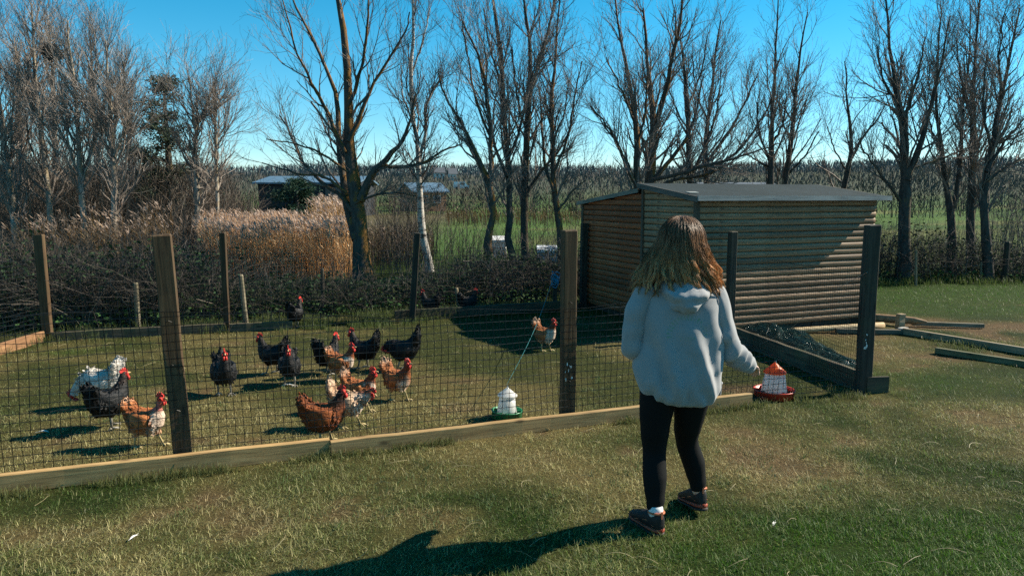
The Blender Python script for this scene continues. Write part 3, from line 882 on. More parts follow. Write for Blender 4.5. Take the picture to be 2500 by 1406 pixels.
make_tree('oak_tree', 'big dark bare tree with forked trunk on the lawn hedge right of the cabin', [
    [(2207, 690, 40), (2206, 620, 36), (2207, 540, 34), (2211, 460, 30), (2208, 400, 24), (2206, 330, 22), (2194, 250, 17), (2182, 170, 11), (2170, 80, 7), (2160, -20, 4)],
    [(2213, 440, 22), (2236, 380, 18), (2258, 320, 14), (2280, 230, 9), (2300, 140, 5), (2320, 40, 3)],
    [(2208, 330, 14), (2215, 270, 10), (2240, 190, 6), (2260, 90, 3)],
    [(2204, 500, 9), (2165, 445, 7), (2120, 385, 5), (2095, 340, 3)],
    [(2230, 410, 8), (2290, 390, 6), (2340, 370, 4), (2390, 350, 3)],
    [(2196, 260, 9), (2160, 200, 6), (2140, 110, 3)]], 14.0, M_BARK_DARK, 150, 1250, 2600, 114, bud=900)
make_tree('oak_tree', 'twin-stemmed dark bare tree second from the cabin along the lawn hedge', [
    [(2326, 690, 26), (2324, 600, 24), (2321, 520, 22), (2308, 440, 14), (2295, 340, 11), (2285, 250, 8), (2290, 140, 5), (2300, 20, 3)],
    [(2322, 520, 16), (2338, 450, 14), (2345, 360, 11), (2350, 260, 8), (2365, 150, 5), (2370, 20, 3)],
    [(2300, 380, 7), (2270, 300, 5), (2250, 200, 3)]], 14.8, M_BARK_DARK, 110, 950, 2200, 115, bud=600)
make_tree('oak_tree', 'straight dark bare tree third from the cabin along the lawn hedge', [
    [(2371, 690, 26), (2370, 560, 24), (2371, 460, 20), (2375, 350, 17), (2374, 260, 13), (2380, 160, 8), (2388, 40, 5), (2392, -50, 3)],
    [(2372, 400, 9), (2395, 320, 7), (2410, 220, 4)],
    [(2375, 300, 8), (2350, 210, 5), (2335, 100, 3)]], 15.4, M_BARK_DARK, 100, 880, 2000, 116, bud=600)
make_tree('oak_tree', 'dark bare tree leaning right at the edge of the lawn hedge', [
    [(2412, 690, 28), (2408, 600, 26), (2402, 500, 22), (2412, 410, 19), (2428, 320, 15), (2446, 230, 11), (2468, 130, 7), (2490, 20, 4)],
    [(2408, 420, 11), (2450, 350, 8), (2500, 290, 5)],
    [(2410, 440, 9), (2470, 400, 7), (2560, 370, 4)],
    [(2420, 360, 8), (2400, 260, 6), (2410, 130, 3)],
    [(2446, 240, 8), (2440, 150, 5), (2450, 40, 3)]], 13.9, M_BARK_DARK, 130, 1100, 2400, 117, bud=700)

# pale wood on the left
TW2 = (0.215, 0.178, 0.148)
L = [
 ('poplar_tree', 'leaning pale trunk tree at the left border of the wood', [[(42, 600, 16), (32, 520, 14), (20, 420, 12), (6, 310, 10), (-10, 200, 6), (-20, 90, 3)]], 16.4, M_BARK_PALE),
 ('poplar_tree', 'tall pale slender trunk, second from the left border of the wood', [[(128, 600, 13), (120, 500, 13), (108, 390, 12), (95, 280, 10), (86, 170, 8), (80, 90, 5), (76, 10, 3)]], 16.9, M_BARK_PALE),
 ('poplar_tree', 'tall pale trunk with a low fork in the middle of the left wood', [[(208, 600, 15), (202, 500, 15), (196, 420, 13), (190, 330, 11), (184, 230, 9), (172, 140, 6), (165, 50, 3)],
    [(198, 440, 8), (175, 380, 6), (160, 310, 3)], [(200, 445, 7), (222, 380, 5), (240, 300, 3)]], 16.6, M_BARK_PALE),
 ('poplar_tree', 'tall pale trunk with yellow lichen foot right of the forked one in the wood', [[(281, 610, 15), (280, 520, 15), (278, 420, 13), (272, 330, 11), (268, 270, 10), (262, 190, 6), (258, 100, 3)],
    [(278, 380, 7), (300, 330, 4), (318, 290, 3)]], 16.4, M_BARK_PALE),
 ('poplar_tree', 'greyer dense-crowned tree holding the bird nest in the left wood', [[(140, 600, 14), (138, 480, 13), (134, 360, 12), (130, 250, 9), (126, 150, 6), (120, 60, 3)]], 24.0, M_BARK_DARK),
 ('birch_tree', 'slim pale birch right of the dark conifer', [[(480, 610, 14), (480, 500, 13), (478, 400, 11), (482, 310, 9), (508, 250, 6), (530, 190, 3)], [(480, 330, 7), (470, 260, 5), (462, 190, 3)]], 17.5, M_BARK_PALE),
 ('birch_tree', 'thin pale birch at the right end of the left wood', [[(531, 610, 10), (530, 480, 9), (527, 380, 8), (526, 290, 6), (522, 210, 3)], [(528, 360, 5), (560, 310, 3)]], 17.5, M_BARK_PALE),
 ('poplar_tree', 'grey thin-stemmed tree just left of the dark conifer', [[(330, 600, 10), (322, 480, 9), (316, 360, 8), (308, 250, 6), (300, 150, 3)]], 25.0, M_BARK_DARK),
 ('poplar_tree', 'hazy grey tree behind the two left-border trunks', [[(60, 600, 12), (58, 470, 11), (50, 340, 9), (46, 220, 7), (40, 110, 3)]], 25.5, M_BARK_DARK),
 ('poplar_tree', 'hazy grey tree between the forked pale trunk and its lichen neighbour', [[(236, 600, 12), (238, 470, 11), (232, 340, 9), (226, 220, 7), (220, 90, 3)]], 25.0, M_BARK_DARK),
]
for i, (nm, lab, limbs, D, bm_) in enumerate(L):
    small = nm == 'birch_tree'; hazy = bm_ is M_BARK_DARK
    make_tree(nm, lab, limbs, D, bm_, 75 if not small else 60, 900 if not small else 620, 2400 if not small else 1500, 200 + i, twig=TW2 if not hazy else (.16, .135, .115),
              l2=1.5 if not small else 1.25, l3=.75, l4=.42, up=.14, ang=.58, bud=0, rmin=.0026, dens=(.9, .72, .62), t_low=.22, wmul=1.15)

# bird nest
def make_nest():
    p = at(128, 130, 17.0); rg = np.random.default_rng(5)
    n = 420; mb = MB()
    d = rg.normal(size=(n, 3)); d /= np.linalg.norm(d, axis=1, keepdims=True)
    c = d * (rg.random(n) ** .4 * np.array([[.19], [.19], [.18]])).T
    u = rg.normal(size=(n, 3)); u /= np.linalg.norm(u, axis=1, keepdims=True)
    P = np.stack([c - u * .09, c + rg.normal(0, .02, (n, 3)), c + u * .09], 1)
    mb.tubes(P, np.full((n, 3), .0075), 3, np.array((.03, .025, .02)))
    o = mb.build('bird_nest', M_TWIG); o.location = p
    tag(o, 'dark round twig nest high in the left wood crown', 'nest')
make_nest()

# conifers
def conifer(name, label, px, py_top, py_base, D, half_px, seed, tiers, colr, ragged=0.35):
    rg = np.random.default_rng(seed)
    top = at(px, py_top, D); bot = at(px, py_base, D)
    h0, h1 = max(bot.z, 0.3), top.z; s = pxm(D)
    root = empty(name, (top.x, D, 0)); tag(root, label, 'tree')
    MB().tube([(0, 0, -.1), (0.03, 0, h1 * .5), (0, 0, h1)], [.14, .09, .02], 8).build('trunk', M_BARK_DARK, root, smooth=True)
    mb = MB()
    for k in range(tiers * 4):
        f = (k + rg.uniform(-2, 2)) / (tiers * 4); f = min(1.0, max(0.0, f))
        z = h1 - (h1 - h0) * f; rad = half_px * s * (0.14 + 0.86 * f ** .8)
        a = rg.uniform(0, 2 * np.pi); ln = rad * (rg.uniform(.25, 1.15) if rg.random() < ragged + .3 else rg.uniform(.7, 1.05))
        t = np.linspace(0, 1, 5); lift = rg.uniform(-.12, .28)
        bp = np.stack([np.cos(a) * ln * t, np.sin(a) * ln * t, z + lift * ln * t ** 1.5], 1)
        mb.tubes(bp[None], np.linspace(.022, .006, 5)[None], 3, np.array((.03, .026, .02)))
        for cl in range(int(2 + ln * 2.2)):
            i0 = rg.uniform(.5, 1.0); cc0 = np.array([np.interp(i0, t, bp[:, j]) for j in range(3)]) + rg.normal(0, .05, 3)
            n = int(rg.uniform(45, 100)); sz = rg.uniform(.07, .17)
            c = cc0 + rg.normal(0, 1, (n, 3)) * sz * np.array((1.15, 1.15, .55))
            d = rg.normal(size=(n, 3)) + np.array((np.cos(a) * .6, np.sin(a) * .6, .5)); d /= np.linalg.norm(d, axis=1, keepdims=True)
            w = np.cross(d, rg.normal(size=(n, 3))); w /= np.linalg.norm(w, axis=1, keepdims=True) + 1e-9
            l_ = rg.uniform(.06, .15, n)[:, None]
            V = np.stack([c - w * .018, c + w * .018, c + d * l_], 1).reshape(-1, 3)
            mb.add(V, None, np.arange(n * 3).reshape(-1, 3), np.repeat(np.array(colr) * rg.uniform(.5, 1.6, n)[:, None], 3, 0))
    mb.build('crown', M_NEEDLE, root)
M_NEEDLE = vcol('needles', rough=.6, trans=.15)
conifer('pine_tree', 'dark tiered conifer standing among the bare left wood', 398, 190, 480, 19.5, 112, 31, 10, (.030, .045, .024), .5)
conifer('pine_tree', 'low dark green pine bush between the reeds and the black barn', 722, 440, 570, 26.0, 112, 32, 12, (.024, .055, .032), .25)
conifer('pine_tree', 'dark evergreen half hidden behind the left-border pale trunks', 40, 318, 480, 27.0, 62, 33, 6, (.022, .034, .020), .4)
# ---------------------------------------------------------------- brush, hedge, reeds, far wood
def thicket(mb, rg, n, region, h, arc, r, colr, K=6, sub=2, subl=.35, zmul=1.0):
    """n arching stems with side twigs; region() -> (n,2) feet"""
    xy = region(n)
    x, y = xy[:, 0], xy[:, 1]
    hh = h(x, y) * rg.uniform(.45, 1.1, n)
    az = rg.uniform(0, 2 * np.pi, n); t = np.linspace(0, 1, K)
    P = np.zeros((n, K, 3))
    lean = rg.normal(0, arc, n)
    P[:, :, 0] = x[:, None] + np.cos(az)[:, None] * lean[:, None] * hh[:, None] * t ** 1.6
    P[:, :, 1] = y[:, None] + np.sin(az)[:, None] * lean[:, None] * hh[:, None] * t ** 1.6
    P[:, :, 2] = hh[:, None] * (t - np.abs(lean)[:, None] * .28 * t ** 2.2)
    P[:, 1:] += rg.normal(0, .035, (n, K - 1, 3)) * hh[:, None, None] * .5
    P[:, :, 2] = np.maximum(P[:, :, 2], 0)
    rr = (r * rg.uniform(.5, 1.4, n) * np.maximum(1, y / 12))[:, None] * np.linspace(1, .45, K)[None]
    c = np.array(colr) * rg.uniform(.5, 1.6, n)[:, None]
    pale = rg.random(n) < .13
    c[pale] = np.array((.24, .20, .16)) * rg.uniform(.6, 1.3, pale.sum())[:, None]
    mb.tubes(P, rr, 3, c)
    if sub:
        Q, qr = children_of(P, rr, n * sub, rg, .15, 1, .8, subl, 4, .03, .6, .2)
        qr = np.maximum(qr, r * .45)
        mb.tubes(Q, qr, 3, np.array(colr) * rg.uniform(.5, 1.8, len(Q))[:, None])
    return P

def leaves(mb, rg, c, size, colr, flat=.3):
    n = len(c)
    d = rg.normal(size=(n, 3)); d[:, 2] *= flat; d /= np.linalg.norm(d, axis=1, keepdims=True)
    w = np.cross(d, rg.normal(size=(n, 3))); w /= np.linalg.norm(w, axis=1, keepdims=True) + 1e-9
    s = (size * rg.uniform(.5, 1.3, n))[:, None]
    V = np.stack([c - d * s, c + w * s * .55, c + d * s, c - w * s * .55], 1).reshape(-1, 3)
    mb.add(V, np.arange(n * 4).reshape(-1, 4), None, np.repeat(np.array(colr) * rg.uniform(.4, 1.6, n)[:, None], 4, 0))

M_BRUSH = vcol('brush_twigs', rough=.8, spec=.25)
M_LEAF = vcol('bramble_leaf', rough=.7, spec=.12, trans=.15)

# the hedge behind the pen: brambles and thorn, in three stretches that differ in look
def hedge(label, x0, x1, yf, n, h, seed, nleaf, thick=1.5):
    rg = np.random.default_rng(seed)
    root = empty('hedge', ((x0 + x1) / 2, float(yf((x0 + x1) / 2)), 0)); tag(root, label, 'hedge')
    off = np.array(root.location)
    def reg(k):
        x = rg.uniform(x0, x1, k); return np.stack([x, yf(x) + np.abs(rg.normal(0, .5, k)) * thick], 1)
    mb = MB()
    hf = lambda x, y: h * (.45 + .8 * vnoise(x, y, .9, seed) + .4 * vnoise(x, y, .3, seed + 1) ** 3)
    P = thicket(mb, rg, n, reg, hf, .75, .0034, (.050, .043, .036), sub=3, subl=.36)
    # thin suckers standing above the rest
    thicket(mb, rg, n // 14, reg, lambda x, y: h * 1.55 * np.ones_like(x), .28, .0032, (.085, .070, .055), sub=4, subl=.3)
    mb.v = [v - off for v in mb.v]
    mb.build('stems', M_BRUSH, root)
    lb = MB()
    xy = reg(nleaf); z = rg.random(nleaf) ** 1.7 * hf(xy[:, 0], xy[:, 1]) * .9
    leaves(lb, rg, np.stack([xy[:, 0], xy[:, 1], z], 1), .032, (.018, .038, .016))
    k = nleaf // 4
    xy = reg(k); xy[:, 1] -= .25
    leaves(lb, rg, np.stack([xy[:, 0], xy[:, 1], rg.random(k) ** 1.5 * .22], 1), .03, (.045, .095, .028))
    lb.v = [v - off for v in lb.v]
    lb.build('leaves', M_LEAF, root)
yline = lambda x: np.interp(x, [-8, CORNER_BL.x, BACK_2.x, BACK_3.x, 1.2, 2], [CORNER_BL.y + .3, CORNER_BL.y + .7, BACK_2.y + .75, BACK_3.y + .9, 11.6, 11.9])
hedge('tall tangled dark thorn hedge at the back corner of the pen', -9.6, -3.9, yline, 2600, 1.02, 41, 12000, 1.7)
hedge('low open bramble hedge between the pen and the reed bed', -3.9, -1.6, yline, 520, .50, 42, 3600, 1.2)
hedge('dark bramble hedge under the row of bare trunks behind the pen', -1.6, 1.6, yline, 1400, .72, 43, 6500, 1.5)
yright = lambda x: 13.9 - 0.02 * (np.asarray(x) - 5)
hedge('dark bramble hedge along the lawn right of the cabin', 4.4, 13.5, yright, 2400, 1.15, 44, 9000, 1.6)

def make_undergrowth():
    rg = np.random.default_rng(51); mb = MB()
    # brush of the left wood
    def reg(k):
        D = rg.uniform(17.2, 27, k); px = rg.uniform(-180, 640, k)
        return np.stack([(px - 1250) / FPX * D, D], 1)
    hf = lambda x, y: np.interp(x / y * FPX + 1250, [-200, 100, 350, 560, 640], [2.7, 2.8, 2.9, 2.4, 1.2]) * (.65 + .7 * vnoise(x, y, 2.2, 4))
    thicket(mb, rg, 5200, reg, hf, .30, .0052, (.105, .084, .064), sub=3, subl=.75, K=6)
    def reg1(k):
        D = rg.uniform(12.5, 17, k); px = rg.uniform(-120, 520, k)
        return np.stack([(px - 1250) / FPX * D, D], 1)
    thicket(mb, rg, 1500, reg1, lambda x, y: (1.0 + .035 * (y - 12.5) * 4) * (.5 + .8 * vnoise(x, y, 1.1, 14)), .5, .0036, (.10, .078, .058), sub=3, subl=.4)
    # thin shrubs between the trunks
    def reg2(k):
        D = rg.uniform(15, 20, k); px = np.concatenate([rg.normal(960, 45, k // 3), rg.uniform(900, 1420, k - k // 3)])
        return np.stack([(px - 1250) / FPX * D, D], 1)
    thicket(mb, rg, 760, reg2, lambda x, y: 1.35 * np.ones_like(x) * (.5 + .9 * vnoise(x, y, 1.2, 8)), .35, .0036, (.085, .068, .055), sub=3, subl=.5)
    # brush behind the cabin and right trees
    def reg3(k):
        D = rg.uniform(16, 26, k); px = rg.uniform(1430, 2620, k)
        return np.stack([(px - 1250) / FPX * D, D], 1)
    thicket(mb, rg, 1150, reg3, lambda x, y: np.interp(x / y * FPX + 1250, [1430, 1900, 2060, 2200, 2400, 2450, 2600], [1.6, 1.5, .7, .7, .9, 2.3, 3.0]) * (.5 + .8 * vnoise(x, y, 2, 9)), .35, .0042, (.060, .052, .045), sub=3, subl=.6)
    o = mb.build('undergrowth', M_BRUSH)
    tag(o, 'dense bare brown brush filling the wood beyond the hedges', 'undergrowth', kind='stuff')
make_undergrowth()

def make_reeds():
    rg = np.random.default_rng(61); mb = MB()
    def bed(n, dlo, dhi, pxlo, pxhi, hmin, hmax, c1, c2, plume, lean=.08):
        D = rg.uniform(dlo, dhi, n); px = rg.uniform(pxlo, pxhi, n)
        x = (px - 1250) / FPX * D; y = D
        hh = rg.uniform(hmin, hmax, n) * (.8 + .35 * vnoise(x, y, .8, 6))
        K = 4; t = np.linspace(0, 1, K)
        ld = rg.normal(0, lean, (n, 2)) + np.array((-.06, 0))
        P = np.zeros((n, K, 3))
        P[:, :, 0] = x[:, None] + ld[:, :1] * hh[:, None] * t ** 2
        P[:, :, 1] = y[:, None] + ld[:, 1:] * hh[:, None] * t ** 2
        P[:, :, 2] = hh[:, None] * t
        f = rg.random(n)[:, None]
        c = (np.array(c1) * f + np.array(c2) * (1 - f)) * rg.uniform(.65, 1.35, n)[:, None]
        mb.tubes(P, np.full((n, K), .0042) * np.linspace(1, .6, K)[None] * (D / 15)[:, None], 3, c)
        # strap leaves
        m = n * 2; i = rg.integers(0, n, m); z = rg.uniform(.25, .85, m)
        b = P[i, 0] * (1 - z)[:, None] + P[i, -1] * z[:, None]
        az = rg.uniform(0, 2 * np.pi, m); l_ = rg.uniform(.15, .4, m)
        d = np.stack([np.cos(az) * .6 - .25, np.sin(az) * .6, rg.uniform(.3, 1.0, m)], 1); d /= np.linalg.norm(d, axis=1, keepdims=True)
        w = np.stack([-np.sin(az), np.cos(az), np.zeros(m)], 1) * .008
        V = np.stack([b - w, b + w, b + d * l_[:, None]], 1).reshape(-1, 3)
        mb.add(V, None, np.arange(m * 3).reshape(-1, 3), np.repeat(c[i] * rg.uniform(.7, 1.3, m)[:, None], 3, 0))
        # feathery plumes
        k = int(n * plume); i = rg.choice(n, k, replace=False)
        for j in range(5):
            az = rg.uniform(0, 2 * np.pi, k)
            d = np.stack([np.cos(az) * .5 - .35, np.sin(az) * .5, rg.uniform(.1, 1.0, k)], 1)
            l_ = rg.uniform(.06, .15, k)[:, None]; w = np.stack([-np.sin(az), np.cos(az), rg.normal(0, .5, k)], 1) * .011
            b = P[i, -1] - np.array((0, 0, 1)) * rg.uniform(0, .10, k)[:, None]
            V = np.stack([b, b + d * l_ * .5 + w, b + d * l_, b + d * l_ * .5 - w], 1).reshape(-1, 3)
            pc = np.array((.52, .40, .32)) * rg.uniform(.6, 1.3, k)[:, None]
            mb.add(V, np.arange(k * 4).reshape(-1, 4), None, np.repeat(pc, 4, 0))
    bed(5200, 14.2, 20.5, 500, 862, .86, 1.16, (.70, .54, .36), (.62, .44, .26), .7)
    bed(700, 16, 20, 785, 872, 1.15, 1.5, (.52, .38, .19), (.40, .28, .13), .6)
    bed(260, 14.4, 16.2, 60, 430, .9, 1.35, (.36, .26, .14), (.27, .19, .10), .75, .16)
    bed(500, 18, 24, 860, 1060, .4, .8, (.27, .2, .10), (.2, .15, .08), .2)
    bed(700, 40, 60, 1090, 1430, .3, .9, (.24, .17, .09), (.17, .13, .07), .1)
    o = mb.build('reeds', vcol('reed', rough=.7, spec=.2, trans=.72))
    tag(o, 'tan and orange dry reed bed with feathery plumes beyond the hedge', 'reeds', kind='stuff')
make_reeds()

def make_treeline():
    """far bare woods that read as one mass"""
    rg = np.random.default_rng(71); mb = MB()
    def row(n, Dlo, Dhi, pxlo, pxhi, hlo, hhi, colr, wmul=1.0):
        D = rg.uniform(Dlo, Dhi, n); px = rg.uniform(pxlo, pxhi, n)
        x = (px - 1250) / FPX * D
        z0 = hill(x, D); hh = rg.uniform(hlo, hhi, n) * (.6 + .8 * vnoise(x, D, 18, 3))
        m = 44 if Dlo < 150 else 80
        a = rg.uniform(0, 2 * np.pi, (n, m)); f = rg.random((n, m))
        w = hh[:, None] * (.33 if Dlo < 150 else .75) * np.sqrt(np.clip(np.sin(np.pi * (.15 + .8 * f)), 0, 1)) * rg.random((n, m)) ** .5
        bx = x[:, None] + np.cos(a) * w; by = D[:, None] + np.sin(a) * w; bz = z0[:, None] + hh[:, None] * f * .9
        l_ = hh[:, None] * rg.uniform(.07, .2, (n, m))
        d = np.stack([np.cos(a) * .6, np.sin(a) * .6, np.full_like(a, 1.0)], -1)
        b = np.stack([bx, by, bz], -1)
        wd = np.stack([-np.sin(a + 1), np.cos(a + 1), np.zeros_like(a)], -1) * (.028 * wmul * (D / 60))[:, None, None] * rg.uniform(.5, 1.5, (n, m, 1))
        V = np.stack([b - wd, b + wd, b + d * l_[..., None]], 2).reshape(-1, 3)
        mb.add(V, None, np.arange(n * m * 3).reshape(-1, 3), np.repeat(np.array(colr) * rg.uniform(.8, 1.2, n * m)[:, None], 3, 0))
        P = np.stack([np.stack([x, D, z0 - .2], 1), np.stack([x + rg.normal(0, .2, n), D, z0 + hh * .8], 1)], 1)
        mb.tubes(P, np.stack([hh * .010, hh * .003], 1), 3, np.array(colr) * .8)
    def mass(n, Dlo, Dhi, pxlo, pxhi, hlo, hhi, colr):
        # far woodland: fine upright boughs crowding together under an uneven skyline
        D = rg.uniform(Dlo, Dhi, n); px = rg.uniform(pxlo, pxhi, n); x = (px - 1250) / FPX * D
        z0 = hill(x, D); env = hlo + (hhi - hlo) * fbm(x, D, 45, 4, 3) ** 1.3
        f = rg.random(n) ** .8; ln = env * rg.uniform(.22, .45, n)
        b_ = np.stack([x, D, z0 + np.maximum(0, env * f - ln)], 1)
        lean = rg.normal(0, .22, (n, 2))
        t_ = b_ + np.stack([lean[:, 0] * ln, lean[:, 1] * ln, ln], 1)
        w_ = np.stack([D * .00042 * rg.uniform(.6, 1.5, n), rg.normal(0, .1, n), np.zeros(n)], 1)
        V = np.stack([b_ - w_, b_ + w_, t_ + w_ * .35, t_ - w_ * .35], 1).reshape(-1, 3)
        c = np.array(colr) * (.8 + .4 * vnoise(x, D, 22, 9))[:, None] * rg.uniform(.82, 1.18, n)[:, None]
        mb.add(V, np.arange(n * 4).reshape(-1, 4), None, np.repeat(c, 4, 0))
    mass(15000, 180, 330, -400, 2900, 1.5, 5.5, (.105, .100, .088))  # both far masses paler and bluer: distance haze is put into their colour
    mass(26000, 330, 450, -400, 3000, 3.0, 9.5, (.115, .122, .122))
    row(120, 55, 70, 1400, 2600, 2.4, 3.6, (.070, .062, .054))
    row(110, 60, 75, 860, 1420, 1.8, 2.8, (.080, .066, .054))
    row(260, 75, 130, -200, 2700, 3.0, 5.2, (.082, .072, .062), 1.3)
    o = mb.build('treeline', vcol('far_twigs', rough=.9, spec=.05))
    tag(o, 'far bare woods and hedges along the horizon', 'treeline', kind='stuff')
make_treeline()
# ---------------------------------------------------------------- fences of the pen
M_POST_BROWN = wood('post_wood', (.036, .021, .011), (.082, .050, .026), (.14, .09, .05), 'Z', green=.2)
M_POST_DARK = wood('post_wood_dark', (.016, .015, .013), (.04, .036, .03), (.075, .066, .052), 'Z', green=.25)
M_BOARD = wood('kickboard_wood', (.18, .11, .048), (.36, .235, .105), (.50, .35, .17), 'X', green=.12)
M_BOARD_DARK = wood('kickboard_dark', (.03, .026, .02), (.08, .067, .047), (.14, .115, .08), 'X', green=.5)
M_BOARD_RED = wood('kickboard_red', (.12, .06, .03), (.24, .13, .065), (.34, .2, .1), 'X')
M_NET = simple('net_plastic', (.012, .014, .013), .45, .2, spec=.4)
M_WHITE_SPOT = simple('dropping_white', (.62, .62, .58), .8, .15, 40)
M_STEEL = simple('galvanised', (.45, .46, .47), .35, .2, metal=.8)

def chamfer_post(h, w, t, ch=.006, z0=-.25, seed=0):
    rg = np.random.default_rng(seed)
    a, b = w / 2, t / 2
    ring = [(-a+ch, -b), (a-ch, -b), (a, -b+ch), (a, b-ch), (a-ch, b), (-a+ch, b), (-a, b-ch), (-a, -b+ch)]
    zs = [z0, 0, h*.25, h*.5, h*.75, h - .008, h]
    rings = []
    for i, z in enumerate(zs):
        k = 1.0 if i < len(zs) - 1 else .93
        jx, jy = rg.normal(0, .0016, 2)
        rings.append([(p[0]*k + jx, p[1]*k + jy, z + (0 if i < len(zs)-1 else (p[0]*.04))) for p in ring])
    return MB().loft(rings)

def add_post(parent, p, h, w, t, yaw, lean, m, seed, name='post'):
    o = chamfer_post(h, w, t, seed=seed).build(name, m, parent)
    o.location = Vector(p) - parent.location
    o.rotation_euler = (lean[1], lean[0], yaw)
    return o

def add_board(parent, a, b, h, t, m, z=0.0, name='board', seed=1):
    a, b = Vector(a), Vector(b); d = b - a; L = Vector((d.x, d.y)).length
    rg = np.random.default_rng(seed)
    xs = np.linspace(0, L, 16); ch = .005
    rings = []
    for x in xs:
        wz, wy = rg.normal(0, .0018, 2)
        rings.append([(x, -t/2+wy, 0), (x, t/2+wy, 0), (x, t/2+wy, h-ch+wz), (x, t/2-ch+wy, h+wz), (x, -t/2+ch+wy, h+wz), (x, -t/2+wy, h-ch+wz)])
    o = MB().loft(rings).build(name, m, parent)
    o.location = Vector((a.x, a.y, z)) - Vector((parent.location.x, parent.location.y, 0))
    o.rotation_euler = (0, 0, math.atan2(d.y, d.x))
    return o

def add_net(parent, stations, seed, cell=.047, r=.0021, z0=.03, wob=.012, name='netting', material=None, offs=Vector((0, 0, 0))):
    """stations: [(point, top height)] along the run; square plastic mesh hung between them"""
    rg = np.random.default_rng(seed)
    pts = np.array([(p[0], p[1]) for p, _ in stations]); tops = np.array([h for _, h in stations])
    seg = np.linalg.norm(np.diff(pts, axis=0), axis=1); s = np.concatenate([[0], np.cumsum(seg)]); Ltot = s[-1]
    def xy(u): return np.stack([np.interp(u, s, pts[:, 0]), np.interp(u, s, pts[:, 1])], -1)
    nrm = pts[-1] - pts[0]; nrm = np.array((-nrm[1], nrm[0])) / np.linalg.norm(nrm)
    VT = float(max(tops))
    def place(u, v):                      # u along, v in 0..1 up
        top = np.interp(u, s, tops) - .03 * np.abs(np.sin(u * 2.6 + seed))
        v = np.minimum(v * VT, top - z0) / VT
        uu = u + .012 * np.sin(v * 5 + u * 3.1 + seed) + .01 * (vnoise(u, v, .35, seed) - .5)
        zz = z0 + VT * v + .016 * (vnoise(u, v * 2, .3, seed + 3) - .5)
        w = wob * (np.sin(u * 5.3 + v * 4) + 1.5 * (vnoise(u, v * 3, .4, seed + 9) - .5))
        q = xy(uu) + nrm * np.asarray(w)[..., None]
        return np.concatenate([q, np.asarray(zz)[..., None]], -1)
    mb = MB()
    nu = int(Ltot / cell)
    U = np.linspace(0, Ltot, nu + 1)
    V = np.linspace(0, 1, 9)
    mb.tubes(place(U[:, None] + 0 * V[None], V[None] + 0 * U[:, None]), np.full((nu + 1, 9), r), 3)
    nv = int(max(tops) / cell)
    W = np.linspace(0, 1, nv + 1); UU = np.linspace(0, Ltot, max(24, nu // 2))
    mb.tubes(place(UU[None] + 0 * W[:, None], W[:, None] + 0 * UU[None]), np.full((nv + 1, len(UU)), r), 3)
    off = np.array(parent.location)
    mb.v = [v - off + np.array(offs) for v in mb.v]
    o = mb.build(name, material or M_NET, parent); o['kind'] = 'stuff'
    return o

def splashes(parent, face_y, w, zlo, zhi, n, seed):
    """white bird droppings on a post face"""
    rg = np.random.default_rng(seed)
    for i in range(n):
        mb = MB()
        cx, cz = rg.uniform(-w*.42, w*.42), rg.uniform(zlo, zhi); a = rg.uniform(.003, .008); l_ = a * rg.uniform(1, 3)
        k = 9; th = np.arange(k) / k * 2 * np.pi; rr = rg.uniform(.6, 1.2, k)
        ring = np.stack([cx + np.cos(th) * a * rr, np.full(k, face_y), cz + np.sin(th) * l_ * rr], 1)
        mb.add(np.vstack([[(cx, face_y - .0015, cz)], ring]), None, [(0, j + 1, (j + 1) % k + 1) for j in range(k)])
        mb.build('dropping', M_WHITE_SPOT, parent)

yaw_f = math.atan2(F_DIR.y, F_DIR.x)
FN = Vector((-F_DIR.y, F_DIR.x, 0))                       # into the pen
front = empty('front_fence', front_at(-.6))
tag(front, 'near side of the pen: two brown posts, pale kickboards and black square netting', 'fence')
jx = gnd(806, 1107).x
b1 = add_board(front, front_at(-5.2) - FN * .0, front_at(jx), .105, .045, M_BOARD, seed=3)
b2 = add_board(front, front_at(jx + .004) - FN * .035, BOARD_END - FN * .01, .098, .045, M_BOARD, seed=4)
pA = front_at(-1.93) + FN * .085
pB = front_at(.425) + FN * .085
oA = add_post(front, pA, 1.385, .102, .06, yaw_f, (-.035, 0), M_POST_BROWN, 5)
oB = add_post(front, pB, 1.37, .10, .07, yaw_f, (0.0, 0), M_POST_BROWN, 6)
splashes(oB, -.037, .09, .28, .46, 9, 3)
for o_, zz in ((oA, (.35, .62, .88)), (oB, (.3, .6, .86))):
    for z in zz:
        MB().tube([(-.02, -.036, z), (-.005, -.044, z + .012), (.012, -.038, z + .002)], .0016, 5).build('staple', M_NET, o_)
nz = FN * .04
add_net(front, [(front_at(-5.2) + nz, .98), (pA - FN * .045, .97), (front_at(-.8) + nz, .86), (pB - FN * .05, .86), (front_at(1.0) + nz, .84), (front_at(1.5) + nz, .70),
                (front_at(1.95) + nz, .42), (front_at(2.4) + nz, .22), (RPOST + Vector((-.12, -.02, 0)), .10)], 2)

leftf = empty('left_fence', (CORNER_BL + CORNER_FL) / 2)
tag(leftf, 'left side of the pen: reddish kickboard running back to the corner post', 'fence')
add_board(leftf, CORNER_FL + Vector((0, .05, 0)), CORNER_BL + Vector((-.03, -.04, 0)), .12, .04, M_BOARD_RED, seed=7)
add_net(leftf, [(CORNER_FL + Vector((-.03, 0, 0)), .95), (CORNER_BL + Vector((-.06, 0, 0)), .95)], 4)

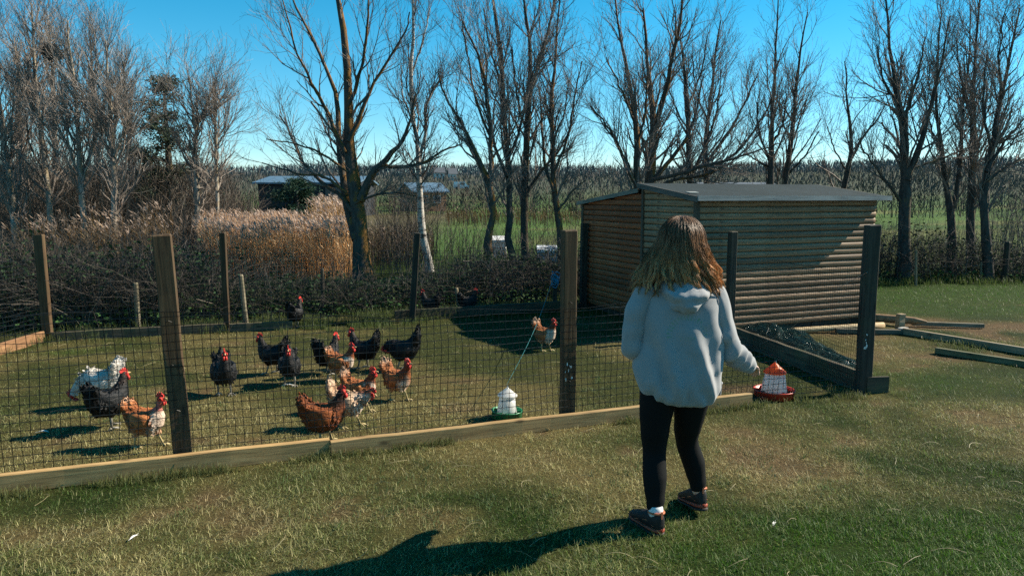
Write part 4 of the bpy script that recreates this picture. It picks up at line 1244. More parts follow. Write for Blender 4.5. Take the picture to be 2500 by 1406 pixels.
back = empty('back_fence', BACK_2)
tag(back, 'far side of the pen: brown and black posts, dark kickboards and netting below the hedge', 'fence')
dirb = (BACK_2 - CORNER_BL); yb = math.atan2(dirb.y, dirb.x)
add_post(back, CORNER_BL + Vector((.0, 0, 0)), 1.185, .10, .06, .1, (-.012, 0), M_POST_BROWN, 11)
add_post(back, BACK_2, 1.175, .068, .07, .15, (0, 0), M_POST_BROWN, 12)
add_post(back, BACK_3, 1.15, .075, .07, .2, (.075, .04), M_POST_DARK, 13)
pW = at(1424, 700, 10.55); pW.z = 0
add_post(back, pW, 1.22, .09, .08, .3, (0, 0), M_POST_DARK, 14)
e1 = gnd(715, 803)
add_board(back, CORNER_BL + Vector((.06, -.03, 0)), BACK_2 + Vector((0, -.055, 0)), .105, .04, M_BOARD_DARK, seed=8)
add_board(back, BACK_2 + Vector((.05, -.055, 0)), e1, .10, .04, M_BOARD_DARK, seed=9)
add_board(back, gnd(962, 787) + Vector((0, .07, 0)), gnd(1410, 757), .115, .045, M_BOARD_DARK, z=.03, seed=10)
add_net(back, [(CORNER_BL + Vector((0, .03, 0)), .93), (BACK_2 + Vector((0, .05, 0)), .94), (gnd(760, 800) + Vector((0, .05, 0)), .93), (BACK_3 + Vector((0, .06, 0)), .93), (pW + Vector((0, -.05, 0)), .9)], 6, r=.0019)

SH_A = R(67.3)
SH_U = Vector((math.sin(SH_A), math.cos(SH_A), 0)); SH_W = Vector((-math.cos(SH_A), math.sin(SH_A), 0))
SH_C = Vector((2.07, 8.30, 0)); SH_L, SH_D, SH_RIDGE = 2.72, 2.66, 1.06
side = empty('side_fence', RPOST)
tag(side, 'right side of the pen: stout dark corner post and fine netting up to the cabin', 'fence')
mpost = SH_C + SH_U * .33 - SH_W * .22
dS = (mpost - RPOST); yS = math.atan2(dS.y, dS.x)
oR = add_post(side, RPOST, 1.375, .106, .085, .12, (0, 0), M_POST_DARK, 15)
add_post(side, mpost, 1.215, .082, .08, .3, (0, 0), M_POST_DARK, 16)
splashes(oR, -.047, .1, .38, .52, 7, 11)
MB().box((-.075, -.07, -.02), (.115, -.047, .14)).build('foot_block', M_BOARD_DARK, oR).location = (.08, .02, 0)
nS = Vector((-dS.y, dS.x, 0)).normalized()
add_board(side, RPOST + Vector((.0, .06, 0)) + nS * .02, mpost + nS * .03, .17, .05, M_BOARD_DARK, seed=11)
add_net(side, [(RPOST + nS * .06, 1.03), ((RPOST + mpost) / 2 + nS * .04, .99), (mpost + nS * .06, .96)], 9, cell=.030, r=.0014)
MB().tube([RPOST - side.location + Vector((-.05, -.06, 1.0)), RPOST - side.location + Vector((-.13, .2, .86)), RPOST - side.location + Vector((-.30, .9, .35)), RPOST - side.location + Vector((-.42, 1.3, .14))], .002, 4).build('tie_wire', M_STEEL, side)

# slim stakes of the old stock fence in the hedge
M_STAKE = wood('stake_pale', (.10, .085, .055), (.21, .18, .12), (.32, .28, .2), 'Z', green=.3)
def stake(px, pyb, pyt, wpx, label, m=M_STAKE, lean=0.0):
    b = gnd(px, pyb); t = at(px, pyt, b.y)
    w = wpx * pxm(b.y)
    a = np.arange(8) / 8 * 2 * np.pi
    rings = [np.stack([np.cos(a) * w/2 * k + lean * z, np.sin(a) * w/2 * k, np.full(8, z)], 1) for z, k in ((-.15, 1.05), (t.z*.5, 1.0), (t.z - .02, .95), (t.z, .7))]
    o = MB().loft(rings).build('stake', m, smooth=False); o.location = b
    tag(o, label, 'stake', 'stakes of the old fence in the hedge')
stake(338, 803, 690, 13, 'pale round stake in the hedge between the corner post and the leaning near post')
stake(601, 795, 670, 13, 'pale round stake just right of the second back post', lean=-.06)
stake(175, 800, 725, 8, 'short dark stake in the hedge beside the corner post', M_POST_DARK)
stake(1122, 762, 702, 9, 'short yellowish leaning stake behind the back kickboard', lean=-.12)
stake(790, 770, 655, 9, 'thin dark stake in the low bramble under the reeds', M_POST_DARK)
stake(2236, 697, 610, 6, 'thin whitish leaning stake in front of the lawn hedge', lean=-.06)
stake(2452, 690, 590, 14, 'dark round stake at the far end of the lawn hedge', M_POST_DARK)
stake(2395, 688, 640, 6, 'short thin stake beside the dark round one in the lawn hedge', lean=-.08)
# ---------------------------------------------------------------- log cabin hen house
M_LOG = wood('log_board', (.135, .080, .046), (.265, .172, .102), (.40, .29, .185), 'X', grain=.8, knots=True, rough=.6, bmp=.15)
M_LOG_RED = wood('log_board_red', (.13, .040, .016), (.26, .092, .038), (.36, .15, .068), 'X', grain=.8, rough=.65, bmp=.15)
M_TRIM = wood('trim_wood', (.045, .035, .025), (.09, .072, .05), (.13, .105, .075), 'Z', knots=False)
m, nt, b = new_mat('roof_felt')
fgrit = noise(nt, 140, 3, .8); fb = noise(nt, 2.0, 4)
c = ramp(nt, fgrit, [(.35, (.018, .026, .028)), (.65, (.045, .058, .062))])
c = mixc(nt, .6, c, ramp(nt, fb, [(.3, (.7, .75, .75)), (.7, (1.15, 1.15, 1.15))]), 'MULTIPLY')
nt.links.new(c, b.inputs['Base Color']); b.inputs['Roughness'].default_value = .95; b.inputs['Specular IOR Level'].default_value = .08
bump(nt, b, fgrit, .5, .004)
M_FELT = m
M_FASCIA = wood('fascia_grey', (.14, .17, .17), (.24, .27, .27), (.33, .36, .36), 'X', knots=False)

cabin = empty('log_cabin', SH_C, math.atan2(SH_U.y, SH_U.x))
tag(cabin, 'low log-lap hen house with grey-green felt roof standing behind the girl', 'hen house')
PITCH_L, NROW, ZB = .0745, 20, .07
ZE_F, ZR, ZE_B = 1.585, 1.728, 1.515          # wall heights: front eave, ridge, back eave
def log_mesh(L, name, seed):
    rg = np.random.default_rng(seed)
    n = 9; th = np.linspace(0, np.pi, n)
    xs = np.concatenate([[0, .004], np.linspace(.05, L - .05, 12), [L - .004, L]])
    rings = []
    for i, x in enumerate(xs):
        k = .86 if i in (0, len(xs) - 1) else 1.0
        d, z = rg.normal(0, .0009, 2)
        bulge = np.sin(th) ** .8 * .022 * k + d
        zz = PITCH_L / 2 - np.cos(th) * (PITCH_L / 2 - .0015)
        ring = np.stack([np.full(n, x), -bulge, zz + z * 0], 1)
        rings.append(np.vstack([ring, [(x, .02, PITCH_L), (x, .02, 0)]]))
    mb = MB().loft(rings)
    return mb.mesh(name, smooth=True)
def wall_part(name, loc, rz, parent=cabin):
    o = empty(name, loc, rz); o.parent = parent; return o
def auto_flat(o):
    pass
# front wall (faces the yard), left wall in two stretches, right and back walls
rgs = np.random.default_rng(17)
def log_rows(part, L, mats, rows, seed, extent=None, vary=3):
    shared = {}
    for i in range(rows):
        z = ZB + i * PITCH_L
        a, b_ = (0, L) if extent is None else extent(z + PITCH_L * .6)
        if b_ - a < .06: continue
        key = (round(b_ - a, 3), i % vary)
        if key not in shared:
            shared[key] = log_mesh(b_ - a, 'log_board', seed + len(shared))
            shared[key].materials.append(mats)
        o = link('log_board', shared[key], part)
        o.location = (a, rgs.normal(0, .0012), z)
    return part
wf = wall_part('front_wall', (0, 0, 0), 0)
log_rows(wf, SH_L, M_LOG, NROW, 30)
wl = wall_part('left_wall', (0, SH_RIDGE, 0), R(-90))          # x runs from the ridge towards the yard
def ext_front(z):                                               # left wall below the front roof slope
    if z <= ZE_F: return (0, SH_RIDGE)
    k = (z - ZE_F) / (ZR - ZE_F); return (0, SH_RIDGE * (1 - k))
log_rows(wl, SH_RIDGE, M_LOG, NROW + 3, 60, ext_front)
wb_ = wall_part('wing_wall', (0, SH_D, 0), R(-90))
DW = SH_D - SH_RIDGE
def ext_back(z):
    if z <= ZE_B: return (0, DW - .03)
    k = (z - ZE_B) / (ZR - .05 - ZE_B); return (DW * k, DW - .03)
log_rows(wb_, DW, M_LOG_RED, NROW + 2, 90, ext_back)
wr = wall_part('right_wall', (SH_L, 0, 0), R(90))
log_rows(wr, SH_D, M_LOG, NROW, 120)
wk = wall_part('back_wall', (SH_L, SH_D, 0), R(180))
log_rows(wk, SH_L, M_LOG, NROW, 150)
MB().box((.03, .03, .0), (SH_L - .03, SH_D - .03, ZE_B - .01)).build('inner_lining', M_POST_DARK, cabin)
g = MB(); g.add([(.03, .03, ZE_B - .02), (.03, SH_RIDGE, ZR - .03), (.03, SH_D - .03, ZE_B - .02), (SH_L - .03, .03, ZE_B - .02), (SH_L - .03, SH_RIDGE, ZR - .03), (SH_L - .03, SH_D - .03, ZE_B - .02)],
      [(0, 1, 4, 3), (1, 2, 5, 4)], [(0, 2, 1), (3, 4, 5)]); g.build('gable_lining', M_POST_DARK, cabin)
def trim(lo, hi, mat=M_TRIM, name='corner_trim'):
    MB().box(lo, hi).build(name, mat, cabin)
trim((-.036, -.036, .05), (.016, .012, ZE_F + .0))
trim((-.040, SH_RIDGE - .02, .05), (.010, SH_RIDGE + .02, ZR - .02))
trim((-.036, SH_D - .03, .05), (.012, SH_D + .02, ZE_B))
for k in range(4):                                             # bearers
    MB().box((.1 + k * .85, .02, -.05), (.2 + k * .85, SH_D - .02, ZB - .002)).build('bearer', M_POST_DARK, cabin)
# roof
ov_l, ov_r, ov_f, ov_b = .075, .13, .12, .10
sl = (ZR - ZE_F) / SH_RIDGE
def slab(name, pts, t, mat):
    a = [Vector(p) for p in pts]; up = Vector((0, 0, t))
    v = [p[:] for p in a] + [(p + up)[:] for p in a]
    return MB().add(v, [(3,2,1,0),(4,5,6,7),(0,1,5,4),(1,2,6,5),(2,3,7,6),(3,0,4,7)]).build(name, mat, cabin)
x0, x1 = -ov_l, SH_L + ov_r - .02
rf_ = slab('roof', [(x0, -ov_f, ZE_F - sl*ov_f + .012), (x1, -ov_f, ZE_F - sl*ov_f + .012), (x1, SH_RIDGE + .03, ZR + .015), (x0, SH_RIDGE + .03, ZR + .015)], .022, M_FELT)
sb = (ZR - .05 - ZE_B) / DW
rb_ = slab('rear_roof', [(x0 + .02, SH_RIDGE + .031, ZR - .046), (x1, SH_RIDGE + .031, ZR - .046), (x1, SH_D + ov_b, ZE_B - sb*ov_b + .004), (x0 + .02, SH_D + ov_b, ZE_B - sb*ov_b + .004)], .02, M_FELT)
zf = ZE_F - sl * ov_f
MB().box((x0 - .012, -ov_f - .018, zf - .016), (x1 + .012, -ov_f - .001, zf + .040)).build('fascia', M_FASCIA, rf_)
def barge(name, x, y0, z0, y1, z1, h, parent, mat=M_FASCIA):
    v = [(x-.016, y0, z0), (x, y0, z0), (x, y1, z1), (x-.016, y1, z1)]
    v = v + [(p[0], p[1], p[2] + h) for p in v]
    MB().add(v, [(3,2,1,0),(4,5,6,7),(0,1,5,4),(1,2,6,5),(2,3,7,6),(3,0,4,7)]).build(name, mat, parent)
M_BARGE = wood('barge_wood', (.09, .085, .07), (.16, .15, .13), (.23, .22, .19), 'Y', knots=False)
barge('bargeboard', x0 - .001, -ov_f + .001, zf - .03, SH_RIDGE + .05, ZR - .02, .062, rf_, M_BARGE)
barge('bargeboard', x1 + .018, -ov_f + .001, zf - .03, SH_RIDGE + .05, ZR - .02, .062, rf_, M_BARGE)
barge('bargeboard', x0 + .019, SH_RIDGE + .06, ZR - .078, SH_D + ov_b, ZE_B - sb*ov_b - .03, .052, rb_, M_BARGE)
off = MB().box((-.07, -.035, 0), (.07, .035, .008)).build('roof_offcut', M_FASCIA)
off.location = SH_C + SH_U * .02 + SH_W * .12 + Vector((0, 0, ZE_F + sl * .12 + .042)); off.rotation_euler = (0.16, 0, cabin.rotation_euler.z + .1)
tag(off, 'small pale offcut lying on the corner of the felt roof', 'offcut')

# ---------------------------------------------------------------- loose timber on the right
M_PLANK_A = wood('plank_sandy', (.14, .105, .065), (.26, .205, .135), (.38, .31, .21), 'X')
M_PLANK_B = wood('plank_grey', (.07, .065, .05), (.155, .14, .105), (.25, .225, .17), 'X', green=.3)
M_PLANK_G = wood('plank_mossy', (.05, .055, .03), (.12, .12, .07), (.2, .19, .12), 'X', green=.6)
G_T = 'loose timber beside the cabin'
def on_edge(name, p, q, h, t, mat, label, z=0.0):
    p, q = Vector(p), Vector(q); d = q - p
    o = MB().box((0, -t/2, 0), (d.length, t/2, h)).build(name, mat)
    o.location = (p.x, p.y, z); o.rotation_euler = (0, 0, math.atan2(d.y, d.x))
    bv = o.modifiers.new('edge', 'BEVEL'); bv.width = .004; bv.segments = 1
    tag(o, label, 'plank', G_T); return o
on_edge('plank', gnd(2205, 816), gnd(2560, 876), .075, .05, M_PLANK_A, 'long pale plank on edge running off past the right border')
on_edge('plank', gnd(2284, 862), gnd(2560, 905), .06, .05, M_PLANK_G, 'mossy green plank, nearest of the loose timber')
on_edge('plank', gnd(2226, 794), gnd(2402, 800), .05, .05, M_PLANK_B, 'thin grey plank lying farthest back in the dirt beside the cabin')
on_edge('plank', gnd(2040, 813), gnd(2206, 816), .055, .06, M_PLANK_B, 'short grey plank lying against the foot of the cabin')
def pole(name, p, q, r0, r1, mat, label, z, flat_end=False, cat='pole'):
    p = Vector(p); q = Vector(q)
    mb = MB(); k = 7; pts = [p.lerp(q, i/(k-1)) + Vector((0, 0, z)) for i in range(k)]
    rr = np.linspace(r0, r1, k)
    if flat_end: rr[-2:] = (r1 * .9, r1 * .25)
    o = mb.tube([x - p for x in pts], rr, 10).build(name, mat, smooth=True); o.location = p
    tag(o, label, cat, G_T); return o
M_POLE = wood('pole_wood', (.20, .14, .08), (.34, .26, .155), (.46, .37, .24), 'X', knots=False)
M_BEAM = wood('beam_red', (.13, .075, .04), (.25, .155, .085), (.34, .23, .14), 'X', knots=False)
pole('pole', gnd(1905, 818), gnd(2155, 803), .034, .040, M_POLE, 'round peeled pole lying along the front of the cabin', .045)
pole('pole', gnd(2090, 786), gnd(2262, 800), .055, .05, M_BEAM, 'thick reddish pointed pole leaning from behind the cabin corner', .075, True)
blk = chamfer_post(.20, .09, .07, z0=0, seed=3).build('timber_block', M_PLANK_A); blk.location = gnd(2196, 806); blk.rotation_euler = (0, .05, .3)
tag(blk, 'pale upright timber block among the loose planks', 'block', G_T)
stn = chamfer_post(.07, .12, .09, ch=.02, z0=-.02, seed=4).build('stone_block', simple('stone', (.3, .29, .26), .9, .25, 12, .4)); stn.location = gnd(2198, 812) + Vector((0, -.06, 0)); stn.rotation_euler = (0, 0, .5)
tag(stn, 'grey squared stone propping the loose planks', 'stone')

# heap of green netting against the side fence
def net_heap():
    rg = np.random.default_rng(77)
    A = gnd(1880, 838); B = gnd(2085, 915); Cc = gnd(1800, 825)
    root = Vector((2.90, 7.50, 0))
    mb = MB()
    n = 56; uu = np.linspace(-1, 1, n); U, Vv = np.meshgrid(uu, uu)
    ax = (mpost - RPOST).normalized(); ay = Vector((ax.y, -ax.x, 0))
    if ay.x < 0: ay = -ay
    for layer in range(4):
        h = (.30 - .05 * layer) * np.clip(1 - (Vv * .9 + .1) ** 2, 0, 1) ** .7 * np.clip(1.05 - (U * .95) ** 2, 0, 1) ** .6 * (.5 + .9 * vnoise(U * 2, Vv * 2, .5, 30 + layer))
        h = h * np.interp(U, [-1, 1], [.35, 1.0]) + .01
        px_ = U * .80 + .06 * (vnoise(U * 2, Vv * 2, .3, 40 + layer) - .5); py_ = Vv * (.24 + .03 * layer) + .06 * (vnoise(U * 2, Vv * 2, .3, 50 + layer) - .5) + .04 * U * -1
        G = np.stack([ax.x * px_ + ay.x * py_, ax.y * px_ + ay.y * py_, h], -1)
        mb.tubes(G, np.full((n, n), .0016), 3, np.array((.020, .060, .048)) * rg.uniform(.6, 1.6, n)[:, None])
        mb.tubes(np.swapaxes(G, 0, 1), np.full((n, n), .0016), 3, np.array((.020, .060, .048)) * rg.uniform(.6, 1.6, n)[:, None])
    o = mb.build('net_heap', vcol('green_net', rough=.3, spec=.6)); o.location = root
    tag(o, 'crumpled heap of dark green netting on the grass in front of the cabin', 'netting')
net_heap()
# ---------------------------------------------------------------- poultry feeders
def lathe(profile, S=28):
    a = np.arange(S) / S * 2 * np.pi
    return MB().loft([np.stack([np.cos(a) * r, np.sin(a) * r, np.full(S, z)], 1) for r, z in profile])
def plastic(name, col, rough=.35, trans=0.0):
    m, nt, b = new_mat(name)
    f = noise(nt, 6, 4)
    nt.links.new(ramp(nt, f, [(.3, [c * .82 for c in col]), (.7, col)]), b.inputs['Base Color'])
    b.inputs['Roughness'].default_value = rough
    if trans:
        tr = N(nt, 'ShaderNodeBsdfTranslucent'); tr.inputs['Color'].default_value = tuple(col) + (1,)
        mx = N(nt, 'ShaderNodeMixShader'); mx.inputs[0].default_value = trans
        out = [n for n in nt.nodes if n.type == 'OUTPUT_MATERIAL'][0]
        nt.links.new(b.outputs[0], mx.inputs[1]); nt.links.new(tr.outputs[0], mx.inputs[2]); nt.links.new(mx.outputs[0], out.inputs['Surface'])
    return m
M_WHITEP = plastic('white_plastic', (.78, .77, .74), .4, .45)
M_GREENP = plastic('green_plastic', (.03, .24, .09)); M_REDP = plastic('red_plastic', (.55, .05, .025)); M_ORANGEP = plastic('orange_plastic', (.88, .20, .035), .4, .5)
def feeder(loc, s, label, hat_m, tray_m, hat_w, hat_h, top_r, bot_r, body_h, tray_r, yaw=0.0, tilt=(0, 0)):
    root = empty('poultry_feeder', loc, yaw); root.rotation_euler = (tilt[0], tilt[1], yaw); tag(root, label, 'feeder', 'poultry feeders in the pen')
    tray = lathe([(tray_r*.86, 0), (tray_r*.98, .004), (tray_r, .05*s), (tray_r*1.03, .052*s), (tray_r*1.03, .058*s), (tray_r*.97, .058*s), (tray_r*.93, .02*s), (bot_r*.9, .018*s), (bot_r*.5, .018*s)]).build('tray', tray_m, root, smooth=True)
    for k in range(8):                                   # fins between the feed places
        a = k / 8 * 2 * math.pi
        f = MB().box((bot_r*.7, -.003, .02*s), (tray_r*.96, .003, .054*s)).build('fin', tray_m, tray); f.rotation_euler = (0, 0, a)
    lathe([(bot_r*.96, .024*s), (bot_r, .03*s), (top_r, body_h), (top_r*.6, body_h + .002)]).build('hopper', M_WHITEP, root, smooth=True)
    hat = lathe([(hat_w*.93, body_h - .004), (hat_w, body_h - .002), (hat_w, body_h + .006), (hat_w*.15, body_h + hat_h), (.006, body_h + hat_h + .006)]).build('lid', hat_m, root, smooth=False)
    MB().tube([(0, -.012, body_h + hat_h), (0, -.008, body_h + hat_h + .02), (0, .008, body_h + hat_h + .02), (0, .012, body_h + hat_h)], .0025, 6).build('handle', M_STEEL, hat)
    return root
f1 = gnd(1237, 1019)
feeder(f1, 1.0, 'white feeder with white peaked lid on a green tray behind the front kickboard', M_WHITEP, M_GREENP, .073, .055, .055, .075, .165, .112, .2, (0, .03))
f2 = gnd(1889, 968)
feeder(f2, 1.1, 'white feeder with orange peaked lid on a red tray past the girl', M_ORANGEP, M_REDP, .088, .075, .076, .103, .20, .158, .4)
# white pot half hidden by the hoodie
p = gnd(1744, 969)
pot = empty('pot', p); tag(pot, 'small white plastic pot by the kickboard beside the hoodie hem', 'pot')
lathe([(.048, 0), (.052, .004), (.058, .11), (.062, .112), (.062, .124), (.055, .124), (.05, .03), (.02, .012)]).build('body', M_WHITEP, pot, smooth=True)
# cord from the first feeder to the stake
M_CORD = simple('turquoise_twine', (.02, .14, .15), .6, .3, 60)
c0 = f1 + Vector((0, 0, .245)); c1 = at(1352, 672, 10.2)
pts = [c0.lerp(c1, t) + Vector((0, 0, -.10 * math.sin(math.pi * t))) for t in np.linspace(0, 1, 14)]
cm = MB(); cm.tube([q - c0 for q in pts], np.linspace(.0012, .0042, 14), 6)
co = cm.build('twine', M_CORD, smooth=True); co.location = c0
tag(co, 'turquoise twine slanting up from the white-lidded feeder to the blue rope', 'twine')
# blue rope knot on a stub
rp = at(1356, 668, 10.3)
M_ROPE = simple('blue_rope', (.035, .24, .38), .6, .3, 80, .4)
stub = chamfer_post(rp.z - .02, .06, .06, seed=41).build('stub_post', M_POST_DARK); stub.location = (rp.x, 10.36, 0); tag(stub, 'short dark stub post carrying the blue rope', 'post')
rm = MB(); rg_ = np.random.default_rng(8)
for k in range(7):
    a0 = rg_.uniform(0, 6.28); w = rg_.uniform(.02, .08); h = rg_.uniform(.03, .11)
    t = np.linspace(0, 2 * np.pi, 18)
    rm.tubes(np.stack([np.cos(t) * w * np.cos(a0) + .012 * np.sin(3*t) + rg_.normal(0, .02), np.cos(t) * w * np.sin(a0) - .05 + .01 * np.cos(2*t), np.sin(t) * h - .07 + rg_.normal(0, .03)], 1)[None], np.full((1, 18), .0055), 5)
ro = rm.build('rope', M_ROPE, smooth=True); ro.location = rp
tag(ro, 'bright blue rope knotted in loops on the stub post', 'rope')

# feathers
M_FEATHER = simple('feather_white', (.66, .64, .6), .7, .12, 30)
def feather(p, L, yaw, label, mat=M_FEATHER, cup=.3):
    k = 8; mb = MB(); v = []; q = []
    for i in range(k):
        t = i / (k - 1); w = L * .16 * math.sin(math.pi * min(1, .1 + .95 * t)) ** .7; zc = cup * L * math.sin(math.pi * t) * .35
        v += [(t*L, -w, zc + w*.4), (t*L, 0, zc), (t*L, w, zc + w*.4)]
    for i in range(k - 1):
        for j in range(2):
            a = i*3 + j; q.append((a, a+1, a+4, a+3))
    mb.add(v, q); root = empty('feather', p + Vector((0, 0, .008)), yaw); tag(root, label, 'feather', 'moulted feathers on the grass')
    mb.build('vane', mat, root, smooth=True)
    MB().tube([(-.2*L, 0, .0), (L*.5, 0, cup*L*.36), (L*.95, 0, .01)], [.0012, .0012, .0006], 5).build('quill', mat, root)
feather(gnd(318, 1320), .05, 1.2, 'small white feather alone in the worn foreground turf')
feather(gnd(92, 1058), .075, 0.1, 'white curled feather by the left end of the netting')
feather(gnd(412, 955), .07, 2.0, 'white feather beside the leaning near post')
feather(gnd(760, 1115), .07, .3, 'white feather at the joint of the two kickboards')
feather(gnd(782, 1112), .06, 2.6, 'brown feather at the joint of the two kickboards', simple('feather_brown', (.26, .15, .07), .7, .2, 30))
feather(gnd(690, 944), .10, .1, 'long white feather under the black hen facing the camera')
feather(gnd(1888, 1285), .045, 1.0, 'small pale leaf-like feather right of the trainers')
# ---------------------------------------------------------------- hens
def remeshed(mb, voxel, smooth_it=3):
    """one continuous skin over overlapping closed pieces"""
    me = mb.mesh('tmp'); ob = bpy.data.objects.new('tmp', me); COL.objects.link(ob)
    rm = ob.modifiers.new('r', 'REMESH'); rm.mode = 'VOXEL'; rm.voxel_size = voxel; rm.use_smooth_shade = True
    if smooth_it:
        sm = ob.modifiers.new('s', 'SMOOTH'); sm.iterations = smooth_it; sm.factor = .5
    dg = bpy.context.evaluated_depsgraph_get()
    out = bpy.data.meshes.new_from_object(ob.evaluated_get(dg), depsgraph=dg)
    bpy.data.objects.remove(ob); bpy.data.meshes.remove(me)
    return out

def set_colour(me, fn):
    n = len(me.vertices); co = np.zeros(n * 3, np.float32); me.vertices.foreach_get('co', co); co = co.reshape(-1, 3).astype(float)
    c = fn(co); rgba = np.ones((n, 4), np.float32); rgba[:, :3] = c
    a = me.color_attributes.new('Col', 'FLOAT_COLOR', 'POINT'); a.data.foreach_set('color', rgba.ravel())

M_PLUME = {}
def plume_mat(name, rough, spec, bscale=55):
    m, nt, b = new_mat(name)
    a = N(nt, 'ShaderNodeAttribute', attribute_name='Col')
    f = noise(nt, bscale, 4, .65, stretch=(.55, 1.3, 1.3)); g = noise(nt, 14, 3)
    k = ramp(nt, f, [(.3, (.55, .5, .48)), (.5, (1, 1, 1)), (.72, (1.35, 1.3, 1.25))])
    c = mixc(nt, 1.0, a.outputs['Color'], k, 'MULTIPLY')
    nt.links.new(c, b.inputs['Base Color'])
    b.inputs['Roughness'].default_value = rough; b.inputs['Specular IOR Level'].default_value = spec
    bump(nt, b, f, .8, .012)
    return m
M_PLUME_B = plume_mat('black_plumage', .55, .25); M_PLUME_R = plume_mat('brown_plumage', .65, .2); M_PLUME_W = plume_mat('white_plumage', .7, .15)
M_COMB = simple('comb_red', (.50, .035, .025), .5, .25, 40); M_BEAK = simple('beak_horn', (.42, .30, .14), .4, .2, 40)
M_SHANK = simple('shank', (.50, .40, .20), .55, .25, 60, .3); M_SHANK_D = simple('shank_grey', (.24, .22, .18), .55, .25, 60, .3)
M_EYE = simple('eye_dark', (.02, .012, .008), .15, .1)

def ellipse_ring(c, t, ry, rn, S=16):
    """ring around c, t = tangent in the xz plane; ry = half width, rn = half height across the tangent"""
    nx, nz = -t[1], t[0]
    a = np.arange(S) / S * 2 * np.pi
    return np.stack([c[0] + nx * np.sin(a) * rn, np.cos(a) * ry, c[1] + nz * np.sin(a) * rn], 1)

